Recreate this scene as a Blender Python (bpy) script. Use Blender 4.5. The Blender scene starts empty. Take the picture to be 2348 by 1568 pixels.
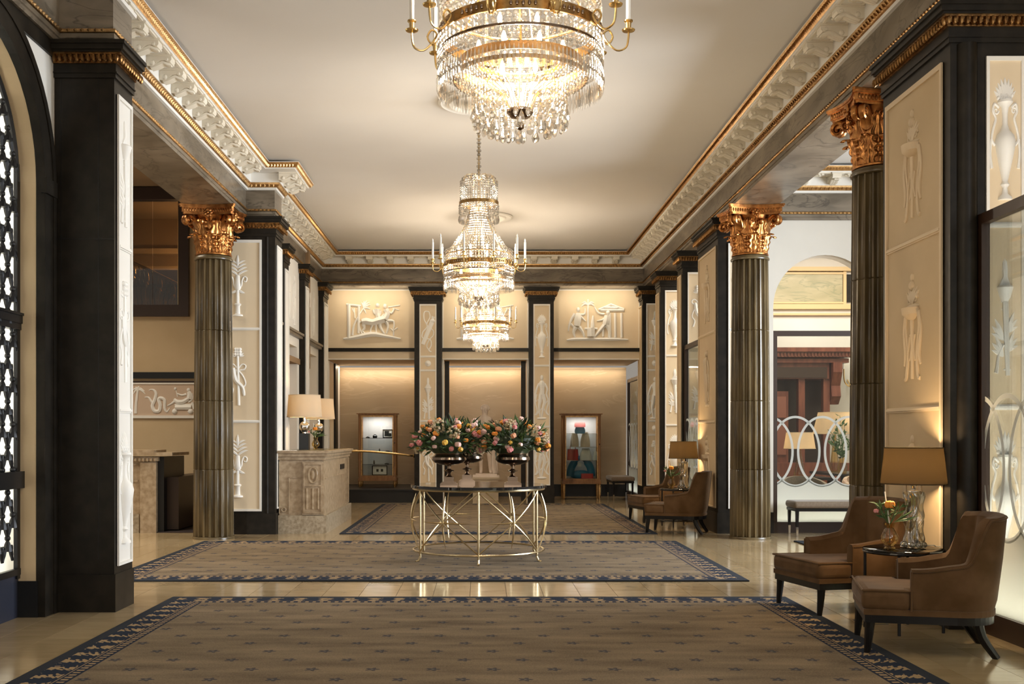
import bpy, math, random
from mathutils import Vector, Matrix
sc = bpy.context.scene
C = sc.collection
PI = math.pi
R = math.radians
# ------------------------------------------------------------------ camera
cd = bpy.data.cameras.new('camera')
cam = bpy.data.objects.new('camera', cd); C.objects.link(cam)
cam.location = (0, 0, 1.4); cam.rotation_euler = (PI / 2, 0, 0)
cd.sensor_width = 36.0; cd.lens = 36.0 * 2450 / 2348
cd.shift_x = (1174 - 1104) / 2348; cd.shift_y = (1000 - 784) / 2348
cd.clip_start = 0.05; cd.clip_end = 200
sc.camera = cam
# ------------------------------------------------------------------ world, exposure
w = bpy.data.worlds.new('world'); sc.world = w; w.use_nodes = True
bg = w.node_tree.nodes['Background']
bg.inputs[0].default_value = (1.0, 0.9, 0.78, 1); bg.inputs[1].default_value = 0.16
sc.view_settings.view_transform = 'Standard'; sc.view_settings.look = 'None'
sc.view_settings.gamma = 1.0; sc.view_settings.exposure = 0.93
sc.view_settings.use_curve_mapping = False
sc.cycles.use_denoising = True
sc.cycles.sample_clamp_indirect = 4.0
sc.cycles.max_bounces = 5; sc.cycles.diffuse_bounces = 3; sc.cycles.glossy_bounces = 3; sc.cycles.transparent_max_bounces = 10
sc.cycles.use_adaptive_sampling = True; sc.cycles.adaptive_threshold = 0.08
sc.cycles.caustics_reflective = False; sc.cycles.caustics_refractive = False
def area(name, loc, rot, sx, sy, power, col, spread=180):
    l = bpy.data.lights.new(name, 'AREA'); l.shape = 'RECTANGLE'; l.size = sx; l.size_y = sy
    l.energy = power; l.color = col; l.spread = R(spread)
    o = bpy.data.objects.new(name, l); C.objects.link(o); o.location = loc; o.rotation_euler = rot
    return o
def point(name, loc, power, col, rad=0.05, parent=None):
    l = bpy.data.lights.new(name, 'POINT'); l.energy = power; l.color = col; l.shadow_soft_size = rad
    o = bpy.data.objects.new(name, l); C.objects.link(o); o.location = loc
    if parent: o.parent = parent
    return o
WARM = (1.0, 0.72, 0.42)
DAY = (0.86, 0.93, 1.0)
# daylight from the tall street windows of the right-hand aisle, beside and behind the photographer
area('window_daylight', (5.2, 0.9, 2.7), (0, R(90), R(-22)), 3.4, 3.6, 200, DAY)
area('entrance_daylight', (0.5, -3.5, 2.6), (R(90), 0, 0), 5.0, 3.2, 45, (1.0, 0.92, 0.82))
area('aisle_window_daylight', (8.6, 10.9, 2.7), (0, R(90), 0), 3.4, 3.6, 370, DAY, 125)
for wx in (-2.35, 0.08, 2.45): area('added_back_wall_fill', (wx, 22.28, 4.50), (R(38), 0, 0), 1.6, 0.04, 4.5, (1.0, 0.84, 0.62))  # added fill strips under the architrave, only to brighten the back wall panels
area('added_left_aisle_fill', (-6.3, 13.2, 5.5), (0, 0, 0), 2.4, 5.0, 120, (1.0, 0.87, 0.68), 125)  # added overhead fill that lifts the dark left aisle wall; no visible fixture
# ------------------------------------------------------------------ mesh helper
class MB:
    def __init__(s): s.v = []; s.f = []
    def add(s, vs, fs):
        o = len(s.v); s.v += [tuple(p) for p in vs]; s.f += [tuple(i + o for i in f) for f in fs]; return s
    def box(s, x0, x1, y0, y1, z0, z1):
        return s.add([(x0,y0,z0),(x1,y0,z0),(x1,y1,z0),(x0,y1,z0),(x0,y0,z1),(x1,y0,z1),(x1,y1,z1),(x0,y1,z1)],
                     [(0,3,2,1),(4,5,6,7),(0,1,5,4),(1,2,6,5),(2,3,7,6),(3,0,4,7)])
    def prism(s, poly, a, b, ax='z'):
        n = len(poly)
        def P(p, t): return (p[0], p[1], t) if ax == 'z' else ((p[0], t, p[1]) if ax == 'y' else (t, p[0], p[1]))
        vs = [P(p, a) for p in poly] + [P(p, b) for p in poly]
        return s.add(vs, [tuple(range(n))[::-1], tuple(range(n, 2 * n))] + [(i, (i+1) % n, n + (i+1) % n, n + i) for i in range(n)])
    def tube(s, pts, r, n=6, flat=1.0, up=None, cap=True):
        pts = [Vector(p) for p in pts]; k = len(pts)
        rs = list(r) if isinstance(r, (list, tuple)) else [r] * k
        vs = []; fs = []; prev = None
        for i, p in enumerate(pts):
            t = (pts[min(i+1, k-1)] - pts[max(i-1, 0)])
            if t.length < 1e-9: t = Vector((0, 0, 1))
            t.normalize()
            if up is not None:
                a = Vector(up) - t * t.dot(Vector(up))
                if a.length < 1e-4: a = t.orthogonal()
            elif prev is None: a = t.orthogonal()
            else:
                a = prev - t * t.dot(prev)
                if a.length < 1e-6: a = t.orthogonal()
            a.normalize(); prev = a; b = t.cross(a)
            for j in range(n):
                q = 2 * PI * j / n
                vs.append(p + (a * math.cos(q) * flat + b * math.sin(q)) * rs[i])
        for i in range(k - 1):
            for j in range(n):
                fs.append((i*n + j, i*n + (j+1) % n, (i+1)*n + (j+1) % n, (i+1)*n + j))
        if cap: fs += [tuple(range(n))[::-1], tuple(range((k-1)*n, k*n))]
        return s.add(vs, fs)
    def lathe(s, prof, c=(0, 0, 0), n=20, a0=0, a1=2*PI, sx=1, sy=1, cap=True):
        full = abs(a1 - a0 - 2*PI) < 1e-6; m = n if full else n + 1
        vs = []
        for (r, z) in prof:
            for j in range(m):
                q = a0 + (a1 - a0) * j / n
                vs.append((c[0] + r*math.cos(q)*sx, c[1] + r*math.sin(q)*sy, c[2] + z))
        fs = []
        for i in range(len(prof) - 1):
            for j in range(n):
                j2 = (j+1) % m if full else j + 1
                fs.append((i*m + j, i*m + j2, (i+1)*m + j2, (i+1)*m + j))
        s.add(vs, fs)
        if full and cap and prof[0] != prof[-1]:
            o = len(s.v) - len(vs)
            if prof[0][0] > 1e-5: s.f.append(tuple(o + j for j in range(m))[::-1])
            if prof[-1][0] > 1e-5: s.f.append(tuple(o + (len(prof)-1)*m + j for j in range(m)))
        return s
    def ell(s, c, r, nu=8, nv=5):
        if not isinstance(r, (tuple, list)): r = (r, r, r)
        vs = [(c[0], c[1], c[2] - r[2])]
        for i in range(1, nv):
            q = -PI/2 + PI*i/nv
            for j in range(nu):
                a = 2*PI*j/nu
                vs.append((c[0]+r[0]*math.cos(q)*math.cos(a), c[1]+r[1]*math.cos(q)*math.sin(a), c[2]+r[2]*math.sin(q)))
        vs.append((c[0], c[1], c[2] + r[2])); L = len(vs) - 1
        fs = [(0, 1+(j+1) % nu, 1+j) for j in range(nu)]
        for i in range(nv-2):
            for j in range(nu):
                fs.append((1+i*nu+j, 1+i*nu+(j+1) % nu, 1+(i+1)*nu+(j+1) % nu, 1+(i+1)*nu+j))
        fs += [(L, 1+(nv-2)*nu+j, 1+(nv-2)*nu+(j+1) % nu) for j in range(nu)]
        return s.add(vs, fs)
    def bead(s, c, r, h):
        return s.ell(c, (r, r, h), 6, 4)
    def drop(s, c, r, h1, h2, n=6):
        return s.lathe([(0.0001, -h1), (r*0.75, -h1*0.72), (r, -h1*0.25), (r*0.6, h2*0.35), (0.0001, h2)], c, n)
    def oct(s, c, r, h1, h2=None):
        h2 = h2 or h1; x, y, z = c
        return s.add([(x,y,z-h1),(x+r,y,z),(x,y+r,z),(x-r,y,z),(x,y-r,z),(x,y,z+h2)],
                     [(0,2,1),(0,3,2),(0,4,3),(0,1,4),(5,1,2),(5,2,3),(5,3,4),(5,4,1)])
    def grid(s, fn, nu, nv):
        vs = [fn(i/nu, j/nv) for j in range(nv+1) for i in range(nu+1)]; m = nu + 1
        return s.add(vs, [(j*m+i, j*m+i+1, (j+1)*m+i+1, (j+1)*m+i) for j in range(nv) for i in range(nu)])
    def merge(s, o, M=None):
        return s.add([M @ Vector(p) for p in o.v] if M is not None else o.v, o.f)
def mesh(name, mb, mat, smooth=False):
    me = bpy.data.meshes.new(name); me.from_pydata(mb.v, [], mb.f); me.update()
    if mat is not None: me.materials.append(mat)
    if smooth:
        me.polygons.foreach_set('use_smooth', [True] * len(me.polygons))
        if smooth != 'all': me.set_sharp_from_angle(angle=R(38))
    return me
WL = {}
def wl(o): return WL.get(o.name, Vector((0, 0, 0))) if o else Vector((0, 0, 0))
def put(name, me, parent=None, loc=None, rotz=0, scale=None):
    """link an object that uses mesh data; loc is in world space of an unrotated parent"""
    o = bpy.data.objects.new(name, me); C.objects.link(o)
    L = Vector(loc) if loc is not None else Vector(wl(parent))
    o.location = L - wl(parent); o.rotation_euler = (0, 0, rotz)
    if scale: o.scale = scale
    if parent: o.parent = parent
    WL[o.name] = L
    return o
def part(name, mb, mat, parent=None, smooth=False, label=None, kind=None):
    """mesh built in world coordinates, stored relative to its parent"""
    off = wl(parent)
    if off.length > 0: mb.v = [(x-off.x, y-off.y, z-off.z) for x, y, z in mb.v]
    o = put(name, mesh(name, mb, mat, smooth), parent)
    if label: o['label'] = label
    if kind: o['kind'] = kind
    return o
def loc_part(name, mb, mat, parent, smooth=False, bevel=0, seg=2, label=None, kind=None):
    """mesh built in the parent's own coordinates (furniture)"""
    o = bpy.data.objects.new(name, mesh(name, mb, mat, smooth)); C.objects.link(o); o.parent = parent
    if bevel:
        b = o.modifiers.new('bevel', 'BEVEL'); b.width = bevel; b.segments = seg; b.limit_method = 'ANGLE'; b.angle_limit = R(40)
    if label: o['label'] = label
    if kind: o['kind'] = kind
    return o
def thing(name, label, cat, loc=(0, 0, 0), rotz=0, group=None):
    o = bpy.data.objects.new(name, None); C.objects.link(o); o.location = loc; o.rotation_euler = (0, 0, rotz)
    o['label'] = label; o['category'] = cat
    if group: o['group'] = group
    o.empty_display_size = 0.1
    WL[o.name] = Vector(loc)
    return o
def struct(name, mb, mat, label, cat='wall', smooth=False):
    o = part(name, mb, mat, None, smooth); o['kind'] = 'structure'; o['label'] = label; o['category'] = cat
    return o
def dup(root, loc, rotz=None, label=None, group=None, skip=()):
    def cp(o, par):
        c = o.copy(); C.objects.link(c); c.parent = par
        for ch in o.children: cp(ch, c)
        return c
    r = cp(root, None); r.location = loc; WL[r.name] = Vector(loc)
    if rotz is not None: r.rotation_euler = (0, 0, rotz)
    if label: r['label'] = label
    if group: r['group'] = group
    return r
def smooth_pts(pts, n=4):
    """Catmull-Rom through points of any dimension"""
    if len(pts) < 3: return pts
    P = [pts[0]] + list(pts) + [pts[-1]]; out = []
    for i in range(1, len(P) - 2):
        for k in range(n):
            t = k / n; a, b, c, d = P[i-1], P[i], P[i+1], P[i+2]
            out.append(tuple(0.5*((2*b[q]) + (-a[q]+c[q])*t + (2*a[q]-5*b[q]+4*c[q]-d[q])*t*t + (-a[q]+3*b[q]-3*c[q]+d[q])*t**3) for q in range(len(b))))
    out.append(tuple(pts[-1])); return out
# ------------------------------------------------------------------ materials
def newmat(name):
    m = bpy.data.materials.new(name); m.use_nodes = True; nt = m.node_tree
    return m, nt, nt.nodes['Principled BSDF'], nt.nodes, nt.links
def c4(c): return (c[0], c[1], c[2], 1)
def mat(name, col, rough=0.5, metal=0.0, col2=None, scale=6.0, bump=0.0, bscale=None, stretch=None, spec=None, sheen=0.0, lo=0.35, hi=0.65, detail=4.0, coat=0.0):
    m, nt, b, N, L = newmat(name)
    b.inputs['Base Color'].default_value = c4(col); b.inputs['Roughness'].default_value = rough; b.inputs['Metallic'].default_value = metal
    if spec is not None: b.inputs['Specular IOR Level'].default_value = spec
    if coat: b.inputs['Coat Weight'].default_value = coat; b.inputs['Coat Roughness'].default_value = 0.08
    if sheen: b.inputs['Sheen Weight'].default_value = sheen; b.inputs['Sheen Roughness'].default_value = 0.35
    g = N.new('ShaderNodeNewGeometry'); vec = g.outputs['Position']
    if stretch:
        mp = N.new('ShaderNodeMapping'); mp.inputs['Scale'].default_value = stretch[:3]
        if len(stretch) > 3: mp.inputs['Rotation'].default_value = stretch[3:]
        L.new(vec, mp.inputs[0]); vec = mp.outputs[0]
    if col2 is not None:
        n = N.new('ShaderNodeTexNoise'); n.inputs['Scale'].default_value = scale; n.inputs['Detail'].default_value = detail
        L.new(vec, n.inputs['Vector'])
        r = N.new('ShaderNodeValToRGB'); r.color_ramp.elements[0].position = lo; r.color_ramp.elements[1].position = hi
        r.color_ramp.elements[0].color = c4(col); r.color_ramp.elements[1].color = c4(col2)
        L.new(n.outputs['Fac'], r.inputs[0]); L.new(r.outputs[0], b.inputs['Base Color'])
    if bump:
        n2 = N.new('ShaderNodeTexNoise'); n2.inputs['Scale'].default_value = bscale or scale * 8; n2.inputs['Detail'].default_value = 3
        L.new(vec, n2.inputs['Vector'])
        bp = N.new('ShaderNodeBump'); bp.inputs['Strength'].default_value = bump; bp.inputs['Distance'].default_value = 0.01
        L.new(n2.outputs['Fac'], bp.inputs['Height']); L.new(bp.outputs[0], b.inputs['Normal'])
    return m
def marble(name, c1, c2, vein, scale=1.6, rough=0.3, rot=(0.3, 0.4, 0.6), vscale=1.2, vw=0.035):
    m, nt, b, N, L = newmat(name); b.inputs['Roughness'].default_value = rough
    g = N.new('ShaderNodeNewGeometry'); mp = N.new('ShaderNodeMapping'); mp.inputs['Rotation'].default_value = rot; mp.inputs['Scale'].default_value = (0.8, 0.8, 2.8)
    L.new(g.outputs['Position'], mp.inputs[0])
    n = N.new('ShaderNodeTexNoise'); n.inputs['Scale'].default_value = scale; n.inputs['Detail'].default_value = 7; n.inputs['Distortion'].default_value = 0.7
    L.new(mp.outputs[0], n.inputs['Vector'])
    r = N.new('ShaderNodeValToRGB'); r.color_ramp.elements[0].position = 0.33; r.color_ramp.elements[1].position = 0.68
    r.color_ramp.elements[0].color = c4(c1); r.color_ramp.elements[1].color = c4(c2); L.new(n.outputs['Fac'], r.inputs[0])
    n2 = N.new('ShaderNodeTexNoise'); n2.inputs['Scale'].default_value = vscale; n2.inputs['Detail'].default_value = 5; n2.inputs['Distortion'].default_value = 2.0
    L.new(mp.outputs[0], n2.inputs['Vector'])
    r2 = N.new('ShaderNodeValToRGB'); e = r2.color_ramp.elements; e[0].position = 0.5 - vw; e[0].color = (0, 0, 0, 1); e[1].position = 0.5; e[1].color = (1, 1, 1, 1)
    x = e.new(0.5 + vw); x.color = (0, 0, 0, 1); L.new(n2.outputs['Fac'], r2.inputs[0])
    mx = N.new('ShaderNodeMix'); mx.data_type = 'RGBA'; mx.inputs['B'].default_value = c4(vein)
    ml = N.new('ShaderNodeMath'); ml.operation = 'MULTIPLY'; ml.inputs[1].default_value = 0.6; L.new(r2.outputs[0], ml.inputs[0])
    L.new(ml.outputs[0], mx.inputs['Factor']); L.new(r.outputs[0], mx.inputs['A']); L.new(mx.outputs['Result'], b.inputs['Base Color'])
    return m
DARK = mat('dark_marble', (0.010, 0.008, 0.0055), 0.42, col2=(0.024, 0.019, 0.013), scale=9, lo=0.3, hi=0.8, spec=0.22)
BLACK = mat('black_stone', (0.006, 0.006, 0.006), 0.4)
GREYM = marble('grey_veined_marble', (0.110, 0.087, 0.060), (0.260, 0.212, 0.155), (0.034, 0.026, 0.018), scale=1.7, vscale=1.4, vw=0.028)
CREAM = mat('cream_wall', (0.61, 0.465, 0.285), 0.75, col2=(0.55, 0.41, 0.24), scale=1.4, bump=0.05, bscale=60)
PANEL = mat('cream_panel', (0.80, 0.665, 0.475), 0.7, col2=(0.76, 0.61, 0.415), scale=1.1)
WHITE = mat('white_plaster', (0.86, 0.83, 0.77), 0.6)
RELIEF = mat('relief_plaster', (0.92, 0.895, 0.84), 0.5)
OFFW = mat('off_white_wall', (0.68, 0.645, 0.575), 0.8, col2=(0.64, 0.60, 0.53), scale=1.0)
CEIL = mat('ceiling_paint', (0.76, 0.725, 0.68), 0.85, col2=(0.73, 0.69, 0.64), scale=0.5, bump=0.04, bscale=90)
MODM = mat('modillion_plaster', (0.80, 0.73, 0.60), 0.6)
GOLD = mat('gold_leaf', (0.66, 0.42, 0.19), 0.36, 1.0, col2=(0.46, 0.27, 0.11), scale=22, bump=0.15, bscale=90)
AGOLD = mat('antique_gold', (0.40, 0.215, 0.075), 0.38, 1.0, col2=(0.16, 0.08, 0.03), scale=26, bump=0.15, bscale=90)
RELT = mat('tan_plaster', (0.68, 0.54, 0.36), 0.6)
COPPER = mat('gilt_copper', (0.64, 0.295, 0.095), 0.30, 1.0, col2=(0.32, 0.125, 0.04), scale=16, bump=0.1, bscale=70)
BRASS = mat('brass', (0.80, 0.57, 0.25), 0.22, 1.0)
PALEB = mat('champagne_brass', (0.66, 0.53, 0.32), 0.26, 1.0)
CBRASS = mat('chandelier_brass', (0.50, 0.32, 0.13), 0.3, 1.0, col2=(0.30, 0.17, 0.06), scale=30)
BRONZE = mat('dark_bronze', (0.30, 0.22, 0.16), 0.18, 1.0)
SILVER = mat('silver', (0.75, 0.72, 0.68), 0.12, 1.0)
COLM = mat('column_stone', (0.062, 0.043, 0.018), 0.28, col2=(0.165, 0.120, 0.058), scale=3.2, stretch=(2.2, 2.2, 0.5), bump=0.08, bscale=30)
BEIGEM = marble('beige_marble', (0.46, 0.365, 0.245), (0.56, 0.455, 0.315), (0.60, 0.50, 0.36), scale=0.7, rough=0.35, rot=(0.0, 0.75, 0.2), vscale=0.5, vw=0.02)
STONE = mat('desk_travertine', (0.29, 0.205, 0.118), 0.4, col2=(0.44, 0.335, 0.220), scale=14, detail=6, bump=0.06, bscale=50)
STONE2 = mat('fossil_stone', (0.24, 0.185, 0.115), 0.45, col2=(0.40, 0.33, 0.235), scale=24, detail=6)
VELVET = mat('taupe_velvet', (0.088, 0.046, 0.018), 0.8, col2=(0.135, 0.076, 0.036), scale=5, sheen=0.16, spec=0.12)
BENCHF = mat('bench_fabric', (0.17, 0.125, 0.085), 0.8, col2=(0.20, 0.15, 0.105), scale=40, sheen=0.3)
BWOOD = mat('black_lacquered_wood', (0.006, 0.005, 0.0045), 0.3, spec=0.3)
WOOD = mat('walnut_wood', (0.23, 0.105, 0.036), 0.35, col2=(0.34, 0.165, 0.06), scale=5, stretch=(4, 4, 0.6))
MAHOG = mat('mahogany', (0.11, 0.030, 0.017), 0.3, col2=(0.19, 0.060, 0.032), scale=4, stretch=(3, 3, 0.5))
DWOOD = mat('dark_brown_wood', (0.035, 0.017, 0.009), 0.4)
NAVY = mat('navy_panel', (0.022, 0.026, 0.045), 0.45)
IRON = mat('black_iron', (0.018, 0.018, 0.020), 0.38, 0.5)
CARPET = mat('plum_carpet', (0.040, 0.026, 0.026), 0.95)
STATUE = mat('statue_marble', (0.80, 0.66, 0.55), 0.5, col2=(0.86, 0.75, 0.65), scale=7)
CANDLE = mat('candle_wax', (0.88, 0.83, 0.74), 0.5)
def glassmat(name, tint=(0.93, 0.96, 0.95), gloss=0.12, rough=0.02):
    m, nt, b, N, L = newmat(name); N.remove(b); out = N['Material Output']
    t = N.new('ShaderNodeBsdfTransparent'); t.inputs[0].default_value = c4(tint)
    g = N.new('ShaderNodeBsdfGlossy'); g.inputs['Roughness'].default_value = rough
    lw = N.new('ShaderNodeLayerWeight'); lw.inputs[0].default_value = 0.35
    ma = N.new('ShaderNodeMath'); ma.operation = 'MULTIPLY_ADD'; ma.inputs[1].default_value = 0.5; ma.inputs[2].default_value = gloss * 0.3
    L.new(lw.outputs['Fresnel'], ma.inputs[0])
    mx = N.new('ShaderNodeMixShader'); L.new(ma.outputs[0], mx.inputs[0]); L.new(t.outputs[0], mx.inputs[1]); L.new(g.outputs[0], mx.inputs[2])
    L.new(mx.outputs[0], out.inputs[0]); return m
GLASS = glassmat('clear_glass')
TGLASS = glassmat('smoked_table_glass', (0.10, 0.095, 0.09), 0.5)
WGLASS = glassmat('tinted_window_glass', (0.60, 0.54, 0.47), 0.3)
AMBER = glassmat('amber_glass', (0.85, 0.68, 0.36), 0.3)
def transl(name, col, trans, fac=0.5, clear=0):
    m, nt, b, N, L = newmat(name); N.remove(b); out = N['Material Output']
    d = N.new('ShaderNodeBsdfDiffuse'); d.inputs[0].default_value = c4(col)
    t = N.new('ShaderNodeBsdfTranslucent'); t.inputs[0].default_value = c4(trans)
    mx = N.new('ShaderNodeMixShader'); mx.inputs[0].default_value = fac
    L.new(d.outputs[0], mx.inputs[1]); L.new(t.outputs[0], mx.inputs[2]); L.new(mx.outputs[0], out.inputs[0])
    if clear:
        tr = N.new('ShaderNodeBsdfTransparent'); m2 = N.new('ShaderNodeMixShader'); m2.inputs[0].default_value = clear
        L.new(mx.outputs[0], m2.inputs[1]); L.new(tr.outputs[0], m2.inputs[2]); L.new(m2.outputs[0], out.inputs[0])
    return m
SHADE_T = transl('taupe_lampshade', (0.11, 0.088, 0.058), (0.215, 0.165, 0.098), 0.5)
SHADE_C = transl('cream_lampshade', (0.74, 0.66, 0.53), (0.80, 0.68, 0.50), 0.5)
FROST = transl('frosted_glass', (0.80, 0.80, 0.76), (0.85, 0.85, 0.80), 0.55)
ETCH = transl('etched_glass', (0.78, 0.80, 0.78), (0.80, 0.82, 0.80), 0.4, clear=0.35)
def crystal(name):
    m, nt, b, N, L = newmat(name); N.remove(b); out = N['Material Output']
    geo = N.new('ShaderNodeNewGeometry'); rnd_ = geo.outputs['Random Per Island']
    t = N.new('ShaderNodeBsdfTransparent'); t.inputs[0].default_value = (0.98, 0.96, 0.93, 1)
    g = N.new('ShaderNodeBsdfGlossy'); g.inputs['Roughness'].default_value = 0.03; g.inputs[0].default_value = (1, 0.97, 0.93, 1)
    d = N.new('ShaderNodeBsdfTranslucent'); d.inputs[0].default_value = (0.155, 0.143, 0.125, 1)
    df = N.new('ShaderNodeBsdfDiffuse'); df.inputs[0].default_value = (0.16, 0.15, 0.136, 1)
    m0 = N.new('ShaderNodeMixShader'); m0.inputs[0].default_value = 0.35; L.new(d.outputs[0], m0.inputs[1]); L.new(df.outputs[0], m0.inputs[2])
    r1 = N.new('ShaderNodeMapRange'); r1.inputs['To Min'].default_value = 0.25; r1.inputs['To Max'].default_value = 0.9; L.new(rnd_, r1.inputs['Value'])
    m1 = N.new('ShaderNodeMixShader'); L.new(r1.outputs[0], m1.inputs[0]); L.new(g.outputs[0], m1.inputs[1]); L.new(m0.outputs[0], m1.inputs[2])
    ml = N.new('ShaderNodeMath'); ml.operation = 'MULTIPLY'; ml.inputs[1].default_value = 7.31; L.new(rnd_, ml.inputs[0])
    fr = N.new('ShaderNodeMath'); fr.operation = 'FRACT'; L.new(ml.outputs[0], fr.inputs[0])
    r2 = N.new('ShaderNodeMapRange'); r2.inputs['To Min'].default_value = 0.18; r2.inputs['To Max'].default_value = 0.65; L.new(fr.outputs[0], r2.inputs['Value'])
    m2 = N.new('ShaderNodeMixShader'); L.new(r2.outputs[0], m2.inputs[0]); L.new(t.outputs[0], m2.inputs[1]); L.new(m1.outputs[0], m2.inputs[2])
    L.new(m2.outputs[0], out.inputs[0]); return m
CRYST = crystal('crystal')
def emit(name, col, s):
    m, nt, b, N, L = newmat(name); b.inputs['Base Color'].default_value = c4(col)
    b.inputs['Emission Color'].default_value = c4(col); b.inputs['Emission Strength'].default_value = s; return m
BULB = emit('lit_bulb', (1.0, 0.80, 0.52), 14)
LED = emit('led_strip', (1.0, 0.86, 0.68), 2.5)
def stonefloor():
    m, nt, b, N, L = newmat('limestone_tile'); b.inputs['Roughness'].default_value = 0.13; b.inputs['Specular IOR Level'].default_value = 0.5
    g = N.new('ShaderNodeNewGeometry'); oi = N.new('ShaderNodeObjectInfo')
    ad = N.new('ShaderNodeMath'); ad.operation = 'ADD'; L.new(g.outputs['Random Per Island'], ad.inputs[0]); L.new(oi.outputs['Random'], ad.inputs[1])
    fr = N.new('ShaderNodeMath'); fr.operation = 'FRACT'; L.new(ad.outputs[0], fr.inputs[0])
    n = N.new('ShaderNodeTexNoise'); n.inputs['Scale'].default_value = 3.0; n.inputs['Detail'].default_value = 6
    mp = N.new('ShaderNodeMapping'); mp.inputs['Scale'].default_value = (1.0, 3.0, 1); L.new(g.outputs['Position'], mp.inputs[0]); L.new(mp.outputs[0], n.inputs['Vector'])
    mm = N.new('ShaderNodeMath'); mm.operation = 'MULTIPLY_ADD'; mm.inputs[1].default_value = 0.45; L.new(fr.outputs[0], mm.inputs[0]); L.new(n.outputs['Fac'], mm.inputs[2])
    r = N.new('ShaderNodeValToRGB'); r.color_ramp.elements[0].position = 0.3; r.color_ramp.elements[1].position = 1.1
    r.color_ramp.elements[0].color = (0.34, 0.245, 0.130, 1); r.color_ramp.elements[1].color = (0.48, 0.365, 0.215, 1)
    L.new(mm.outputs[0], r.inputs[0]); L.new(r.outputs[0], b.inputs['Base Color']); return m
TILE = stonefloor()
GROUT = mat('tile_joint', (0.16, 0.12, 0.08), 0.7)
def rugmat(name, hx, hy):
    m, nt, b, N, L = newmat(name); b.inputs['Roughness'].default_value = 0.95; b.inputs['Specular IOR Level'].default_value = 0.05
    def mt(op, a, bb=0.0, cc=None):
        n = N.new('ShaderNodeMath'); n.operation = op
        for i, q in enumerate((a, bb, cc)):
            if q is None: continue
            if isinstance(q, (int, float)): n.inputs[i].default_value = q
            else: L.new(q, n.inputs[i])
        return n.outputs[0]
    def mix(f, a, bcol):
        n = N.new('ShaderNodeMix'); n.data_type = 'RGBA'
        L.new(f, n.inputs['Factor'])
        for k, q in (('A', a), ('B', bcol)):
            if isinstance(q, tuple): n.inputs[k].default_value = c4(q)
            else: L.new(q, n.inputs[k])
        return n.outputs['Result']
    b.inputs['Sheen Weight'].default_value = 0.015; b.inputs['Sheen Roughness'].default_value = 0.45; b.inputs['Sheen Tint'].default_value = (0.80, 0.84, 0.95, 1)
    tc = N.new('ShaderNodeTexCoord'); sp = N.new('ShaderNodeSeparateXYZ'); L.new(tc.outputs['Object'], sp.inputs[0])
    x, y = sp.outputs[0], sp.outputs[1]
    ex = mt('SUBTRACT', hx, mt('ABSOLUTE', x)); ey = mt('SUBTRACT', hy, mt('ABSOLUTE', y)); e = mt('MINIMUM', ex, ey)
    side = mt('LESS_THAN', ex, ey)
    t = mt('ADD', mt('MULTIPLY', y, side), mt('MULTIPLY', x, mt('SUBTRACT', 1.0, side)))
    ns = N.new('ShaderNodeTexNoise'); ns.inputs['Scale'].default_value = 22; ns.inputs['Detail'].default_value = 3; L.new(tc.outputs['Object'], ns.inputs['Vector'])
    nf = mt('SUBTRACT', ns.outputs['Fac'], 0.5)
    # field: flecked beige-brown with broad abrash bands
    nb = N.new('ShaderNodeTexNoise'); nb.inputs['Scale'].default_value = 1.0; nb.inputs['Detail'].default_value = 5
    mp = N.new('ShaderNodeMapping'); mp.inputs['Scale'].default_value = (1.2, 5.0, 1); L.new(tc.outputs['Object'], mp.inputs[0]); L.new(mp.outputs[0], nb.inputs['Vector'])
    nfine = N.new('ShaderNodeTexNoise'); nfine.inputs['Scale'].default_value = 90; nfine.inputs['Detail'].default_value = 2; L.new(mp.outputs[0], nfine.inputs['Vector'])
    f1 = mt('ADD', mt('MULTIPLY', nb.outputs['Fac'], 0.62), mt('MULTIPLY', nfine.outputs['Fac'], 0.58))
    rp = N.new('ShaderNodeValToRGB'); rp.color_ramp.elements[0].position = 0.42; rp.color_ramp.elements[1].position = 0.80
    rp.color_ramp.elements[0].color = (0.105, 0.078, 0.050, 1); rp.color_ramp.elements[1].color = (0.285, 0.215, 0.138, 1); L.new(f1, rp.inputs[0])
    col = rp.outputs[0]
    # scattered little blue flowers in a staggered lattice
    def star(ou, ov):
        du = mt('MULTIPLY', mt('SUBTRACT', mt('FRACT', mt('ADD', mt('DIVIDE', x, 0.36), ou)), 0.5), 0.36)
        dv = mt('MULTIPLY', mt('SUBTRACT', mt('FRACT', mt('ADD', mt('DIVIDE', y, 0.534), ov)), 0.5), 0.534)
        r = mt('SQRT', mt('ADD', mt('MULTIPLY', du, du), mt('MULTIPLY', dv, dv)))
        a = mt('ARCTAN2', dv, du)
        lim = mt('MULTIPLY_ADD', mt('COSINE', mt('MULTIPLY', a, 5.0)), 0.011, 0.036)
        return mt('LESS_THAN', r, lim), mt('LESS_THAN', r, 0.009)
    s1, k1 = star(0.25, 0.25); s2, k2 = star(0.75, 0.75)
    inner = mt('GREATER_THAN', e, 0.34)
    col = mix(mt('MULTIPLY', mt('MAXIMUM', s1, s2), mt('MULTIPLY', inner, 0.74)), col, (0.030, 0.038, 0.056))
    col = mix(mt('MULTIPLY', mt('MAXIMUM', k1, k2), mt('MULTIPLY', inner, 0.7)), col, (0.20, 0.19, 0.16))
    navy = (0.020, 0.027, 0.045); beige = (0.36, 0.25, 0.135)
    def band(lo, hi): return mt('MULTIPLY', mt('GREATER_THAN', e, lo), mt('LESS_THAN', e, hi))
    # border: leaf motif
    v = mt('SUBTRACT', e, 0.165)
    tw = mt('ADD', t, mt('MULTIPLY', nf, 0.10))
    per = mt('SINE', mt('MULTIPLY', tw, 2*PI/0.21))
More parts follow.
